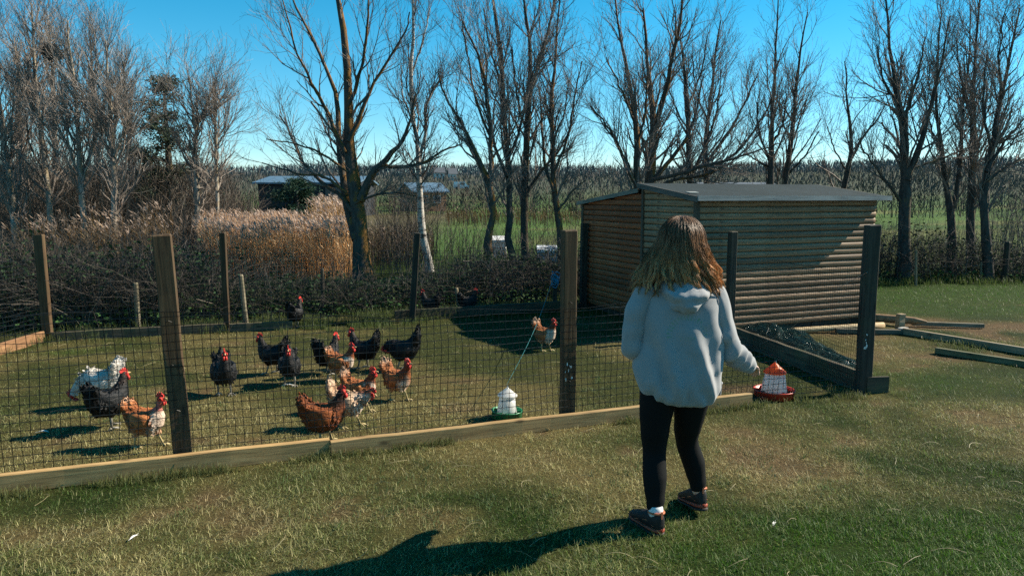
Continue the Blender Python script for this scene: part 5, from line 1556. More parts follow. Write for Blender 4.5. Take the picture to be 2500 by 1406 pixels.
HEADS = {'up': [(.092, .232, .052, .056), (.104, .272, .036, .038), (.112, .305, .029, .030), (.120, .331, .0245, .0255), (.133, .338, .020, .020), (.146, .336, .011, .011)],
         'mid': [(.104, .212, .052, .056), (.135, .232, .037, .039), (.160, .248, .029, .030), (.179, .256, .025, .025), (.194, .251, .019, .019), (.205, .245, .011, .011)],
         'peck': [(.112, .180, .052, .054), (.148, .152, .037, .039), (.176, .120, .029, .030), (.194, .088, .025, .025), (.206, .070, .019, .019), (.214, .057, .011, .011)],
         'tuck': [(.098, .218, .054, .058), (.124, .220, .040, .042), (.142, .204, .032, .033), (.150, .182, .026, .027), (.154, .165, .020, .020), (.156, .152, .011, .011)]}
def make_hen(label, px, py, yaw, colour, pose='up', s=1.0, tail=1.0, naked=False, seed=0, stride=.03, tail_up=0.0, puff=1.0):
    rg = np.random.default_rng(seed + 900)
    root = empty('hen', gnd(px, py), R(yaw)); root.scale = (s, s, s)
    tag(root, label, 'hen', 'hens in the pen')
    tl = tail
    spine = [(-.132 - .03*(tl-1), .345*tl + tail_up, .006, .014), (-.128, .312 + tail_up*.8 + .02*(tl-1), .014, .030), (-.116, .272 + tail_up*.4, .028, .046), (-.096, .232, .052, .064), (-.062, .194, .078, .082),
             (-.018, .170, .092*puff, .094), (.032, .172, .090*puff, .092), (.070, .198, .074, .078)] + HEADS[pose]
    P = np.array([(a, b) for a, b, _, _ in spine])
    T = np.gradient(P, axis=0); T /= np.linalg.norm(T, axis=1, keepdims=True)
    mb = MB()
    rings = []
    for i, (x, z, ry, rn) in enumerate(spine):
        if naked and i in (9, 10): ry, rn = ry * .62, rn * .62
        rings.append(ellipse_ring((x, z), T[i], ry * .88, rn * .97))
    mb.loft(rings)
    # fluffy thighs and vent merge with the body
    legx = (.012 + stride, .012 - stride)
    for sgn, lx in zip((1, -1), legx):
        mb.tube([(lx*.3, sgn*.045, .175), (lx*.7, sgn*.045, .125), (lx, sgn*.04, .085)], [.052, .038, .015], 12)
    mb.tube([(-.065, 0, .165), (-.05, 0, .12), (-.035, 0, .098)], [.058, .048, .02], 12)
    # tail fan
    for k in range(5):
        a = (k - 2) * .30
        mb.tube([(-.095, a*.07, .235), (-.122, a*.10, .295 + tail_up*.6), (-.138 - .03*(tl-1) + .010*abs(k-2), a*.11, (.352 - .012*abs(k-2))*tl + tail_up)], [.022, .018, .006], 8)
    me = remeshed(mb, .0085, 2)
    cols = {'black': ((.0045, .005, .0055), (.008, .0085, .009)), 'brown': ((.20, .060, .018), (.34, .125, .042)), 'pale': ((.34, .17, .08), (.50, .35, .23)),
            'red': ((.115, .030, .009), (.20, .058, .016)), 'white': ((.44, .41, .36), (.52, .49, .44))}[colour]
    base, hi = np.array(cols[0]), np.array(cols[1])
    def fn(co):
        n = vnoise(co[:, 0] + seed, co[:, 2] + co[:, 1], .05, seed % 7) ; n2 = vnoise(co[:, 0] + co[:, 1]*.7, co[:, 2] + seed, .022, 3)
        c = base + (hi - base) * np.clip(n * .8 + n2 * .4 - .1, 0, 1)[:, None]
        if colour in ('brown', 'pale', 'red'):
            neck = sstep(.225, .27, co[:, 2]) * sstep(.05, .09, co[:, 0])
            c = c * (1 - neck[:, None]) + (np.array((.16, .040, .013)) if colour != 'red' else np.array((.03, .012, .007))) * neck[:, None]
            if colour != 'red':
                br = sstep(.045, .085, co[:, 0]) * (1 - sstep(.235, .27, co[:, 2])) * sstep(.3, .5, n)
                c = c * (1 - .75*br[:, None]) + np.array((.66, .55, .44)) * .75*br[:, None]
                un = (1 - sstep(.10, .15, co[:, 2])) * .5
                c = c * (1 - un[:, None]) + np.array((.55, .38, .24)) * un[:, None]
                tip = sstep(.28, .33, co[:, 2]) * (co[:, 0] < -.08)
                c = c * (1 - .6*tip[:, None]) + np.array((.55, .42, .30)) * .6*tip[:, None]
        if colour == 'black':
            nk = sstep(.26, .30, co[:, 2]) * (co[:, 0] > .08)
            c = c + np.array((.012, .004, .0)) * nk[:, None]
        if naked:
            hx = HEADS[pose][1]
            nk = sstep(.245, .265, co[:, 2]) * (1 - sstep(.315, .325, co[:, 2])) * (co[:, 0] > .07)
            c = c * (1 - nk[:, None]) + np.array((.46, .14, .11)) * nk[:, None]
        face = sstep(.122, .130, co[:, 0]) * (co[:, 2] > .312) if pose == 'up' else 0 * co[:, 0]
        c = c * (1 - face[:, None]) + np.array((.45, .05, .04)) * face[:, None]
        return c
    set_colour(me, fn)
    pm = {'black': M_PLUME_B, 'white': M_PLUME_W}.get(colour, M_PLUME_R)
    me.materials.append(pm)
    link('body', me, root)
    # loose feather edges over the body
    nv = len(me.vertices); co = np.zeros(nv*3, np.float32); me.vertices.foreach_get('co', co); co = co.reshape(-1, 3).astype(float)
    no = np.zeros(nv*3, np.float32); me.vertices.foreach_get('normal', no); no = no.reshape(-1, 3).astype(float)
    ok = np.where((co[:, 2] > .09) & ~((co[:, 0] > (.11 if pose == 'up' else .165)) ) & ((co[:, 2] < .30) | (co[:, 0] < 0)))[0]
    if naked: ok = ok[(co[ok, 2] < .25) | (co[ok, 0] < 0)]
    k = rg.choice(ok, 620)
    c0 = co[k]; n0 = no[k]; d0 = np.array((-1.0, 0, -.25)) + np.where((co[k, 0] > .07)[:, None], np.array((.5, 0, -.9)), 0) + np.where((co[k, 0] < -.08)[:, None], np.array((.5, 0, 1.3)), 0)
    d0 = d0 - n0 * (d0 * n0).sum(1, keepdims=True) + n0 * .30 + rg.normal(0, .18, (620, 3)); d0 /= np.linalg.norm(d0, axis=1, keepdims=True)
    w0 = np.cross(d0, n0); w0 /= np.linalg.norm(w0, axis=1, keepdims=True) + 1e-9
    ln = rg.uniform(.014, .030, 620)[:, None]; wd = ln * .36
    V = np.stack([c0 - n0*.002, c0 + d0*ln*.55 + w0*wd, c0 + d0*ln, c0 + d0*ln*.55 - w0*wd], 1).reshape(-1, 3)
    cv = fn(c0) * rg.uniform(.65, 1.4, 620)[:, None]
    pb = MB(); pb.add(V, np.arange(620*4).reshape(-1, 4), None, np.repeat(cv, 4, 0))
    po = pb.build('plumage', pm, root); po['kind'] = 'stuff'
    # wings lie along the flanks
    for sgn in (1, -1):
        wp = [(.068, .200, .008, .028), (.045, .190, .018, .052), (-.005, .184, .022, .062), (-.056, .196, .018, .050), (-.090, .218, .010, .030), (-.112, .238, .004, .011)]
        S = 10; a = np.arange(S) / S * 2 * np.pi; rr = []
        off = {0: .056, 1: .070, 2: .075*puff, 3: .062, 4: .043, 5: .030}
        for i, (x, z, ry, rn) in enumerate(wp):
            rr.append(np.stack([np.full(S, x), sgn * (off[i] + np.cos(a) * ry), z + np.sin(a) * rn], 1))
        w = MB().loft(rr)
        wc = np.array(hi if colour != 'black' else (.008, .009, .010))
        V = np.concatenate(w.v); nz_ = vnoise(V[:, 0] * 1.0, V[:, 2], .018, seed % 5)
        w.c = [wc * (.55 + .9 * nz_)[:, None]]
        w.build('wing', pm, root, smooth=True)
    # head furniture
    h = HEADS[pose]; hx, hz_ = h[3][0], h[3][1]; fx, fz = h[5][0], h[5][1]
    d = np.array((fx - h[3][0], fz - h[3][1])); d /= np.linalg.norm(d); up = np.array((-d[1], d[0]))
    def hp(f, u, y=0.0): return (hx + d[0]*f + up[0]*u, y, hz_ + d[1]*f + up[1]*u)
    teeth = [(-.024, .018), (-.026, .034), (-.016, .030), (-.012, .046), (-.003, .034), (.003, .050), (.010, .035), (.017, .045), (.022, .028), (.030, .024), (.028, .012)]
    n = len(teeth); mb = MB(); v = []
    for y in (-.0045, .0045): v += [hp(f, u, y * (1 if u < .03 else .5)) for f, u in teeth]
    mid = [hp(.0, .012, -.005), hp(.0, .012, .005)]
    v += mid
    tr = []
    for i in range(n - 1): tr += [(2*n, i, i+1), (2*n+1, n+i+1, n+i)]
    mb.add(v, [(i, n+i, n+i+1, i+1) for i in range(n - 1)], tr).build('comb', M_COMB, root)
    wt = MB()
    for sgn in (1, -1):
        o = MB(); o.tube([hp(.022, -.014, sgn*.007), hp(.022, -.026, sgn*.009), hp(.019, -.040, sgn*.008), hp(.017, -.046, sgn*.007)], [.005, .009, .009, .003], 8).build('wattle', M_COMB, root, smooth=True)
        e = MB(); e.tube([hp(.010, .005, sgn*.0185), hp(.010, .005, sgn*.0225), hp(.010, .005, sgn*.0235)], [.0045, .0038, .0015], 8).build('eye', M_EYE, root)
        f = MB(); f.tube([hp(.010, -.002, sgn*.015), hp(.010, -.003, sgn*.0212)], [.016, .011], 9).build('face_patch', M_COMB, root, smooth=True)
    MB().tube([hp(.020, 0), hp(.038, -.002), hp(.050, -.007)], [.0095, .0065, .0015], 8).build('beak', M_BEAK, root, smooth=True)
    # legs
    sm = M_SHANK if colour != 'black' else M_SHANK_D
    for sgn, lx in zip((1, -1), legx):
        l_ = MB(); fx_ = lx * 1.5
        l_.tube([(lx, sgn*.04, .105), (lx - .006, sgn*.041, .085), (fx_, sgn*.042, .012)], [.012, .0085, .007], 8)
        for a, ln in ((0, .058), (.6, .048), (-.6, .048), (math.pi, .026)):
            l_.tube([(fx_, sgn*.042, .012), (fx_ + math.cos(a)*ln*.55, sgn*.042 + math.sin(a)*ln*.55, .011), (fx_ + math.cos(a)*ln, sgn*.042 + math.sin(a)*ln, .003)], [.0068, .005, .0022], 6)
        l_.build('leg', sm, root, smooth=True)
    return root

HENS = [
 ('white hen pecking with raised tail, behind the left black hen', 252, 994, 180, 'white', 'peck', 1.12, .88, False, .02, .03),
 ('black hen standing in front of the white hen', 268, 1046, 62, 'black', 'up', 1.06, .9, False, .02, 0),
 ('brown bare-necked hen striding right beside the leaning near post', 358, 1090, -8, 'brown', 'up', .95, .92, True, .05, 0),
 ('black hen standing alone right of the leaning near post', 548, 962, -62, 'black', 'up', 1.05, .8, False, .02, 0),
 ('black hen facing left, behind the one that faces the camera', 668, 912, 172, 'black', 'up', .98, 1.0, False, .02, 0),
 ('black hen facing the camera in the middle of the flock', 708, 940, -75, 'black', 'up', .96, .8, False, .02, 0),
 ('black hen seen from behind next to the brown-and-white hen', 800, 914, 62, 'black', 'up', .98, 1.0, False, .02, 0),
 ('brown hen with white breast overlapping the black hen seen from behind', 832, 930, -12, 'brown', 'up', .90, .95, False, .03, 0),
 ('black hen facing left with tall upright tail, fourth of the black row', 890, 899, 168, 'black', 'up', 1.0, 1.02, False, .02, .01),
 ('black hen with tucked head and high tail, last of the black row', 985, 902, 182, 'black', 'tuck', 1.05, 1.05, False, .02, .03),
 ('brown hen with white breast in front of the black hen with tucked head', 970, 977, -32, 'brown', 'up', .92, 1.0, False, .04, 0),
 ('brown hen with bright red comb behind the pale hen of the near group', 878, 1006, -14, 'brown', 'up', .93, 1.0, False, .03, 0),
 ('pale buff hen stepping right in the middle of the near group', 850, 1042, -6, 'pale', 'mid', .95, 1.0, False, .04, .01),
 ('dark chestnut hen crouched behind the kickboard, nearest of all hens', 790, 1083, 8, 'red', 'up', 1.02, .92, False, .02, 0),
 ('brown hen standing alone at the edge of the cabin shadow', 1330, 856, -38, 'brown', 'up', .92, 1.0, False, .02, 0),
 ('black hen in shade under the hedge past the end of the kickboard', 722, 800, 75, 'black', 'up', .98, .8, False, .02, 0),
 ('black hen facing left behind the back kickboard by the dark leaning post', 1052, 772, 165, 'black', 'up', .95, .85, False, .02, 0),
 ('black hen behind the back kickboard beside the yellowish stake', 1142, 768, 20, 'black', 'up', .95, .9, False, .02, 0),
]
for i, (lab, px, py, yaw, colr, pose, s, tl, nk, st, tu) in enumerate(HENS):
    make_hen(lab, px, py, yaw, colr, pose, s * 1.02, tl, nk, i, st, tu)
# ---------------------------------------------------------------- the girl, seen from behind
GX, GY = .785, 3.40
girl = empty('person', (GX, GY, 0))
tag(girl, 'person with long wavy brown hair, light grey hoodie and black leggings walking away', 'person')
M_SKIN = simple('skin', (.52, .32, .24), .5, .08, 30)

# --- body: one continuous mesh under the clothes
def limb(mb, pts, rad, S=14): mb.tube(pts, rad, S)
HIP_L, HIP_R = Vector((-.085, 0, .72)), Vector((.075, .01, .72))
L_LEG = [HIP_L, Vector((-.10, .015, .56)), Vector((-.098, .035, .385)), Vector((-.10, .0, .26)), Vector((-.10, -.035, .075))]
R_LEG = [HIP_R, Vector((.075, .07, .56)), Vector((.085, .15, .40)), Vector((.130, .175, .27)), Vector((.165, .175, .095))]
L_ARM = [Vector((-.165, 0, 1.145)), Vector((-.205, .0, 1.03)), Vector((-.213, .02, .90)), Vector((-.165, .14, .86)), Vector((-.10, .235, .88))]
R_ARM = [Vector((.155, 0, 1.145)), Vector((.192, -.005, 1.02)), Vector((.228, .005, .905)), Vector((.295, .075, .835)), Vector((.366, .145, .785))]
def make_body():
    mb = MB()
    limb(mb, [(0, .01, .66), (0, .01, .74), (0, .005, .88), (0, .0, 1.02), (0, .0, 1.12), (0, .01, 1.17)], [.09, .105, .09, .09, .082, .06], 20)
    limb(mb, [(0, .01, 1.14), (0, .02, 1.22), (.003, .03, 1.30)], [.055, .045, .048])
    limb(mb, [L_ARM[0] + Vector((.1, 0, 0)), L_ARM[0]] + L_ARM[1:], [.05, .042, .036, .033, .028, .021])
    limb(mb, [R_ARM[0] - Vector((.1, 0, 0)), R_ARM[0]] + R_ARM[1:], [.05, .042, .036, .033, .028, .021])
    for leg in (L_LEG, R_LEG):
        limb(mb, [leg[0]] + leg[1:] + [leg[-1] + Vector((0, .02, -.03))], [.075, .066, .046, .046, .030, .026])
        a = leg[-1]; limb(mb, [a + Vector((0, -.02, -.035)), a + Vector((-.02, .08, -.05)), a + Vector((-.03, .14, -.055))], [.024, .026, .016])
    # head with face turned away from the camera
    S = 22; a = np.arange(S) / S * 2 * np.pi; rings = []
    for z, rx, ry, yo in ((1.272, .03, .035, .055), (1.290, .048, .058, .048), (1.315, .058, .074, .040), (1.345, .066, .086, .030), (1.375, .071, .093, .024), (1.405, .073, .096, .020), (1.435, .070, .092, .016), (1.462, .058, .078, .013), (1.482, .036, .050, .010), (1.490, .012, .018, .010)):
        rings.append(np.stack([np.cos(a) * rx, yo + np.sin(a) * ry, np.full(S, z)], 1))
    mb.loft(rings)
    mb.tube([(0, .108, 1.385), (0, .124, 1.355), (0, .128, 1.340), (0, .112, 1.333)], [.008, .011, .012, .008], 8)      # nose
    for s in (1, -1):
        mb.tube([(s*.068, .03, 1.395), (s*.080, .022, 1.385), (s*.077, .028, 1.36), (s*.068, .036, 1.350)], [.010, .012, .011, .006], 8)   # ears
    mb.tube([(-.022, .106, 1.312), (0, .115, 1.311), (.022, .106, 1.312)], [.004, .007, .004], 8)                       # lips
    # hands: palm, four unequal bent fingers, thumb from the side of the palm
    for wrist, d, side, curl in ((L_ARM[-1], (L_ARM[-1] - L_ARM[-2]).normalized(), 1, .8), (R_ARM[-1], (R_ARM[-1] - R_ARM[-2]).normalized(), -1, .55)):
        dn = Vector((0, 0, -1)); lat = d.cross(dn).normalized(); dn = lat.cross(d).normalized() * (1 if lat.cross(d).z < 0 else -1)
        p1 = wrist + d * .03; p2 = wrist + d * .07
        for k in range(4):
            o = lat * ((k - 1.5) * .0155)
            mb.tube([wrist + o * .5, p1 + o * .9, p2 + o], [.014, .014, .0105], 8)
            l_ = (.050, .062, .066, .056)[k] * .95
            q0 = p2 + o; q1 = q0 + (d * math.cos(curl*.5) + dn * math.sin(curl*.5)) * l_ * .45
            q2 = q1 + (d * math.cos(curl*1.3) + dn * math.sin(curl*1.3)) * l_ * .32; q3 = q2 + (d * math.cos(curl*2) + dn * math.sin(curl*2)) * l_ * .23
            mb.tube([q0 - d*.01, q0, q1, q2, q3], [.0095, .0092, .0082, .0075, .005], 8)
        t0 = wrist + d * .02 + lat * (side * .02); t1 = t0 + (d * .6 + lat * side * .7).normalized() * .028; t2 = t1 + (d * .9 + dn * .4).normalized() * .024
        mb.tube([wrist + d*.01, t0, t1, t2], [.012, .0115, .0095, .006], 8)
    me = remeshed(mb, .0058, 2); me.materials.append(M_SKIN)
    o = link('body', me, girl); return o
body = make_body()
for s in (1, -1):
    MB().tube([(s*.028, .103, 1.382), (s*.028, .110, 1.382), (s*.028, .1125, 1.382)], [.011, .008, .002], 10).build('eye', simple('eye_white', (.6, .6, .58), .2, .05), body, smooth=True)

# --- leggings
M_LEG = simple('leggings_black', (.008, .0085, .0085), .8, .25, 300, .15, spec=.12)
def leg_rings(path, rad, K, S, seed, wr):
    p, r = resample([v[:] for v in path], rad, K)
    T = np.gradient(p, axis=0); T /= np.linalg.norm(T, axis=1, keepdims=True)
    A = np.cross(T, np.array((0, 1.0, 0))); A /= np.linalg.norm(A, axis=1, keepdims=True); B = np.cross(T, A)
    a = np.arange(S) / S * 2 * np.pi; t = np.linspace(0, 1, K)
    out = []
    for i in range(K):
        w = sum(wk_ * math.exp(-((t[i] - c_) / sg) ** 2) * np.sin(40 * t[i] + 2 * np.sin(a + ph)) for c_, sg, wk_, ph in wr)
        rr = r[i] + w
        out.append(p[i] + np.cos(a)[:, None] * A[i] * rr[..., None] if np.ndim(rr) else None)
        out[-1] = p[i] + A[i] * (np.cos(a) * rr)[:, None] + B[i] * (np.sin(a) * rr)[:, None]
    return out
def make_leggings():
    mb = MB(); S = 26
    wr = [(.5, .06, .0018, 0), (.95, .05, .003, 1), (.06, .05, .0015, 2)]
    for path, rad in ((L_LEG, [.096, .077, .056, .058, .039]), (R_LEG, [.094, .075, .055, .056, .038])):
        up = path[0] + Vector((0, 0, .05))
        mb.loft(leg_rings([up] + path[:-1] + [path[-2].lerp(path[-1], .78)], [rad[0]] + rad, 60, S, 1, wr))
    a = np.arange(32) / 32 * 2 * np.pi
    mb.loft([np.stack([np.cos(a) * rx - .005, .006 + np.sin(a) * ry, np.full(32, z)], 1) for z, rx, ry in ((.625, .10, .07), (.66, .155, .105), (.72, .172, .118), (.80, .168, .112), (.86, .15, .10))])
    me = remeshed(mb, .007, 2); me.materials.append(M_LEG); link('leggings', me, girl)
make_leggings()

# --- trainers
M_SHOE = simple('trainer_black', (.014, .013, .013), .6, .3, 120, .2); M_ORANGE = simple('trainer_orange', (.42, .13, .06), .6, .15, 60)
M_SOLE = simple('trainer_sole', (.035, .028, .024), .7, .25, 50); M_SOCK = simple('sock_white', (.62, .63, .62), .85, .08, 80)
M_MID = simple('trainer_midsole', (.30, .06, .032), .6, .3, 60)
def make_shoe(ankle, yaw, pitch, tilt=0):
    root = empty('shoe'); root.parent = girl
    root.location = (ankle.x, ankle.y, 0); root.rotation_euler = (pitch, tilt, yaw)
    S = 24
    # outline half widths along the foot (y forward from the heel)
    ys = np.array([-.052, -.046, -.03, .0, .04, .08, .12, .15, .172, .184, .188])
    wl = np.array([.010, .022, .031, .034, .033, .036, .041, .041, .034, .022, .008]) * 1.02
    cx = -.006 * np.sin(np.clip((ys + .05) / .24, 0, 1) * np.pi)
    top = np.array([.098, .110, .112, .108, .100, .086, .068, .057, .048, .041, .035])
    def shell(z0f, z1f, k, name, mat, parent=None):
        rings = []
        for y, w, c, t in zip(ys, wl, cx, top):
            a = np.arange(S) / S * 2 * np.pi
            z0, z1 = z0f(y, t), z1f(y, t)
            ca, sa = np.cos(a), np.sin(a)
            xx = c + np.sign(ca) * np.abs(ca) ** .75 * w * k * np.where(sa > 0, 1 - .28 * sa ** 2, 1.0); zz = (z0 + z1) / 2 + np.sign(sa) * np.abs(sa) ** .8 * (z1 - z0) / 2
            rings.append(np.stack([xx, np.full(S, y), zz], 1))
        return MB().loft(rings).build(name, mat, parent or root, smooth=True)
    toe = lambda y: max(0, y - .12) ** 2 * 2.2
    shell(lambda y, t: .022 + toe(y), lambda y, t: t, 1.0, 'upper', M_SHOE)
    shell(lambda y, t: .0 + toe(y), lambda y, t: .016 + toe(y), 1.12, 'sole', M_SOLE)
    shell(lambda y, t: .0145 + toe(y), lambda y, t: .032 + toe(y) + (.006 if y < .02 else 0), 1.08, 'midsole', M_MID)
    # collar lining, heel tab, sock, laces, side stripe
    a = np.linspace(0, 2 * np.pi, 21)
    MB().tube([(.034 * math.cos(t), -.008 + .040 * math.sin(t), .106 - .004 * math.sin(t)) for t in a], .0055, 8, cap=False).build('collar', M_ORANGE, root, smooth=True)
    MB().box((-.0045, -.0555, .088), (.0045, -.0500, .122)).build('heel_tab', M_ORANGE, root)
    MB().tube([(0, -.004, .080), (0, -.004, .112), (0, -.002, .136)], [.033, .0350, .0330], 16).build('sock', M_SOCK, root, smooth=True)
    for i in range(4):
        y = .055 + i * .018; z = .089 - i * .0088
        MB().tube([(-.026, y, z - .010), (-.01, y + .004, z + .003), (.012, y + .004, z + .003), (.024, y, z - .010)], .0026, 6).build('lace', M_SHOE if i % 2 else M_SOLE, root)
    for s in (1, -1):
        MB().tube([(s*.031, -.03, .048), (s*.037, .02, .062), (s*.037, .06, .050), (s*.043, .11, .034)], [.002, .003, .003, .002], 6).build('stripe', M_ORANGE, root)
    return root
sh = make_shoe(L_LEG[-1], R(24), 0)
sh.location = (L_LEG[-1].x, L_LEG[-1].y, .004)
sh2 = make_shoe(R_LEG[-1], R(12), R(-9))
sh2.location = (R_LEG[-1].x, R_LEG[-1].y, .030)

# --- hoodie
m, nt, b = new_mat('hoodie_fleece')
fl = noise(nt, 420, 3, .8); f2 = noise(nt, 18, 4)
c = ramp(nt, fl, [(.34, (.245, .248, .25)), (.66, (.295, .298, .30))])
c = mixc(nt, .5, c, ramp(nt, f2, [(.3, (.88, .9, .9)), (.7, (1.08, 1.08, 1.08))]), 'MULTIPLY')
# faint washed-out green print on the back: an arc of short strokes above a short line
tc = N(nt, 'ShaderNodeTexCoord'); sp = N(nt, 'ShaderNodeSeparateXYZ'); nt.links.new(tc.outputs['Object'], sp.inputs[0])
X_ = math_(nt, 'SUBTRACT', sp.outputs['X'], .008); Z_ = math_(nt, 'SUBTRACT', sp.outputs['Z'], .975)
rad_ = math_(nt, 'SQRT', math_(nt, 'ADD', math_(nt, 'MULTIPLY', X_, X_), math_(nt, 'MULTIPLY', Z_, Z_)))
th_ = math_(nt, 'ARCTAN2', Z_, X_)
band = math_(nt, 'MULTIPLY', math_(nt, 'GREATER_THAN', rad_, .070), math_(nt, 'LESS_THAN', rad_, .096))
band = math_(nt, 'MULTIPLY', band, math_(nt, 'GREATER_THAN', Z_, -.012))
strk = math_(nt, 'GREATER_THAN', math_(nt, 'SINE', math_(nt, 'MULTIPLY', th_, 34)), .15)
ln = math_(nt, 'MULTIPLY', math_(nt, 'LESS_THAN', math_(nt, 'ABSOLUTE', math_(nt, 'ADD', Z_, .012)), .008), math_(nt, 'LESS_THAN', math_(nt, 'ABSOLUTE', X_), .035))
ln = math_(nt, 'MULTIPLY', ln, math_(nt, 'GREATER_THAN', math_(nt, 'SINE', math_(nt, 'MULTIPLY', X_, 520)), .1))
back_ = math_(nt, 'LESS_THAN', sp.outputs['Y'], -.03)
pr = math_(nt, 'MULTIPLY', math_(nt, 'MAXIMUM', math_(nt, 'MULTIPLY', band, strk), ln), back_)
wear = ramp(nt, noise(nt, 60, 3), [(.4, (0, 0, 0)), (.7, (1, 1, 1))])
c = mixc(nt, math_(nt, 'MULTIPLY', math_(nt, 'MULTIPLY', pr, wear), .75), c, (.07, .24, .10))
nt.links.new(c, b.inputs['Base Color'])
b.inputs['Roughness'].default_value = .95; b.inputs['Specular IOR Level'].default_value = .12
b.inputs['Sheen Weight'].default_value = .25; b.inputs['Sheen Roughness'].default_value = .6
bump(nt, b, fl, .15, .001)
M_HOOD = m

def make_hoodie():
    S, K = 96, 84
    zs = [.632, .640, .652, .668, .70, .745, .80, .88, .96, 1.03, 1.09, 1.135, 1.165, 1.190, 1.212, 1.235]
    hw = [.118, .150, .170, .186, .203, .2135, .214, .2085, .202, .197, .192, .184, .166, .135, .098, .068]
    hd = [.085, .108, .122, .132, .142, .148, .148, .142, .136, .130, .124, .116, .104, .088, .072, .062]
    xo = [.030, .022, .014, .008, .004, .003, .003, .002, .0, .0, .0, .0, .0, .0, .0, .0]
    t = np.linspace(0, len(zs) - 1, K); f = lambda a: np.interp(t, np.arange(len(zs)), a)
    Z, HW, HD, XO = f(zs), f(hw), f(hd), f(xo)
    def sm(v):
        for _ in range(2): v = np.convolve(np.pad(v, 2, mode='edge'), [.1, .2, .4, .2, .1], 'valid')
        return v
    Z, HW, HD, XO = sm(Z), sm(HW) * .955, sm(HD) * .95, sm(XO)
    a = np.arange(S) / S * 2 * np.pi
    rings = []
    for i in range(K):
        ca, sa = np.cos(a), np.sin(a)
        x = XO[i] + np.sign(ca) * np.abs(ca) ** .86 * HW[i]; y = .004 + np.sign(sa) * np.abs(sa) ** .9 * HD[i]
        z = np.full(S, Z[i])
        # hem hangs lower on the right of the back, rises to the left
        low = 1 - sstep(.64, .80, Z[i]); z = z + low * (-.020 * (x / .2) * .55 + .012 * (x / .2) ** 2)
        # soft drapery: long diagonal folds over the lower back, gathers at the hem and shoulder pulls
        v = (Z[i] - .64) / .6; u = x / .21
        fold = .0125 * np.sin(9.5 * u + 10.0 * v + .7) * sstep(.02, .2, v) * (1 - sstep(.42, .75, v))
        fold += .0075 * np.sin(17 * u + 15 * v + 2.0) * sstep(.0, .12, v) * (1 - sstep(.25, .55, v))
        fold += .007 * np.exp(-((u - .30 + (v - .2) * .9) / .11) ** 2) * (1 - sstep(.25, .5, v)) - .007 * np.exp(-((u - .02 + (v - .2) * .9) / .10) ** 2) * (1 - sstep(.25, .5, v))
        fold += .0045 * np.sin(26 * u + 3) * (1 - sstep(.05, .16, v))
        fold += .005 * np.sin(6 * u - 12 * v) * sstep(.5, .7, v) * (1 - sstep(.85, .95, v))
        fold += .010 * (vnoise(x, np.full(S, Z[i]), .08, 5) - .5) + .006 * (vnoise(x, np.full(S, Z[i]) * 1.0, .035, 6) - .5)
        nrm = np.stack([ca / np.maximum(HW[i], .01), sa / np.maximum(HD[i], .01)], 1); nrm /= np.linalg.norm(nrm, axis=1, keepdims=True)
        rings.append(np.stack([x + nrm[:, 0] * fold, y + nrm[:, 1] * fold, z], 1))
    torso = MB().loft(rings).build('hoodie', M_HOOD, girl, smooth=True)
    # ribbed hem
    hem = []
    for k_, (dz, ex) in enumerate(((.022, .004), (.010, .007), (-.006, .006), (-.016, .0))):
        r0 = rings[3].copy(); c0 = r0.mean(0)
        q = c0 + (r0 - c0) * np.array((.955 + ex, .955 + ex, 1)); q[:, 2] = r0[:, 2] - .022 + dz
        hem.append(q)
    hr = []
    S4 = 360; a4 = np.arange(S4) / S4 * 2 * np.pi
    for k_, (dz, ex) in enumerate(((.012, -.02), (.004, .004), (-.004, .008), (-.016, .002), (-.024, -.012), (-.020, -.05))):
        r0 = rings[9]; c0 = r0.mean(0)
        base = np.stack([np.interp(a4, np.append(a, 2 * np.pi), np.append(r0[:, j], r0[0, j])) for j in range(3)], 1)
        rib = (.0016 * np.sin(a4 * 95))[:, None]
        q = c0 + (base - c0) * (np.array((.955 + ex, .955 + ex, 1)) + rib * 8 * np.array((1, 1, 0))); q[:, 2] = base[:, 2] - .016 + dz
        hr.append(q)
    for sg in (1, -1):
        sp_ = []
        for z_ in np.linspace(1.165, .93, 16):
            i_ = int(np.argmin(np.abs(Z - z_))); r0 = rings[i_]
            x_ = sg * (.150 + .028 * sstep(1.17, 1.02, z_)); bk = r0[r0[:, 1] < 0]; j_ = int(np.argmin(np.abs(bk[:, 0] - x_)))
            sp_.append((bk[j_, 0] * 0 + x_, bk[j_, 1] - .001, z_))
        MB().tube(sp_, .0022, 6).build('seam', M_HOOD, torso, smooth=True)
    # sleeves
    def sleeve(path, rad, K, wr, name):
        S2 = 40; p, r = resample([v[:] for v in path], rad, K)
        T = np.gradient(p, axis=0); T /= np.linalg.norm(T, axis=1, keepdims=True)
        A = np.cross(T, np.array((0.1, 1.0, 0.1))); A /= np.linalg.norm(A, axis=1, keepdims=True); B = np.cross(T, A)
        a2 = np.arange(S2) / S2 * 2 * np.pi; tt = np.linspace(0, 1, K); out = []
        for i in range(K):
            w = np.zeros(S2)
            for (c_, sg, amp, fr, ph, skew) in wr:
                w += amp * math.exp(-((tt[i] - c_) / sg) ** 2) * np.sin(fr * tt[i] * 6.28 + skew * np.sin(a2 + ph)) * (.55 + .45 * np.cos(a2 - ph))
            w += .007 * (vnoise(a2 * .12, np.full(S2, tt[i] * .5), .05, 8) - .5)
            rr = r[i] + w
            out.append(p[i] + A[i] * (np.cos(a2) * rr)[:, None] + B[i] * (np.sin(a2) * rr)[:, None])
        return MB().loft(out).build(name, M_HOOD, torso, smooth=True)
    la = [Vector((-.118, .0, 1.150))] + L_ARM
    sleeve(la, [.056, .059, .056, .057, .051, .043], 80, [(.62, .16, .011, 7, .5, 1.2), (.85, .12, .006, 9, 1, 1.5), (.3, .2, .004, 4, 2, 1)], 'sleeve')
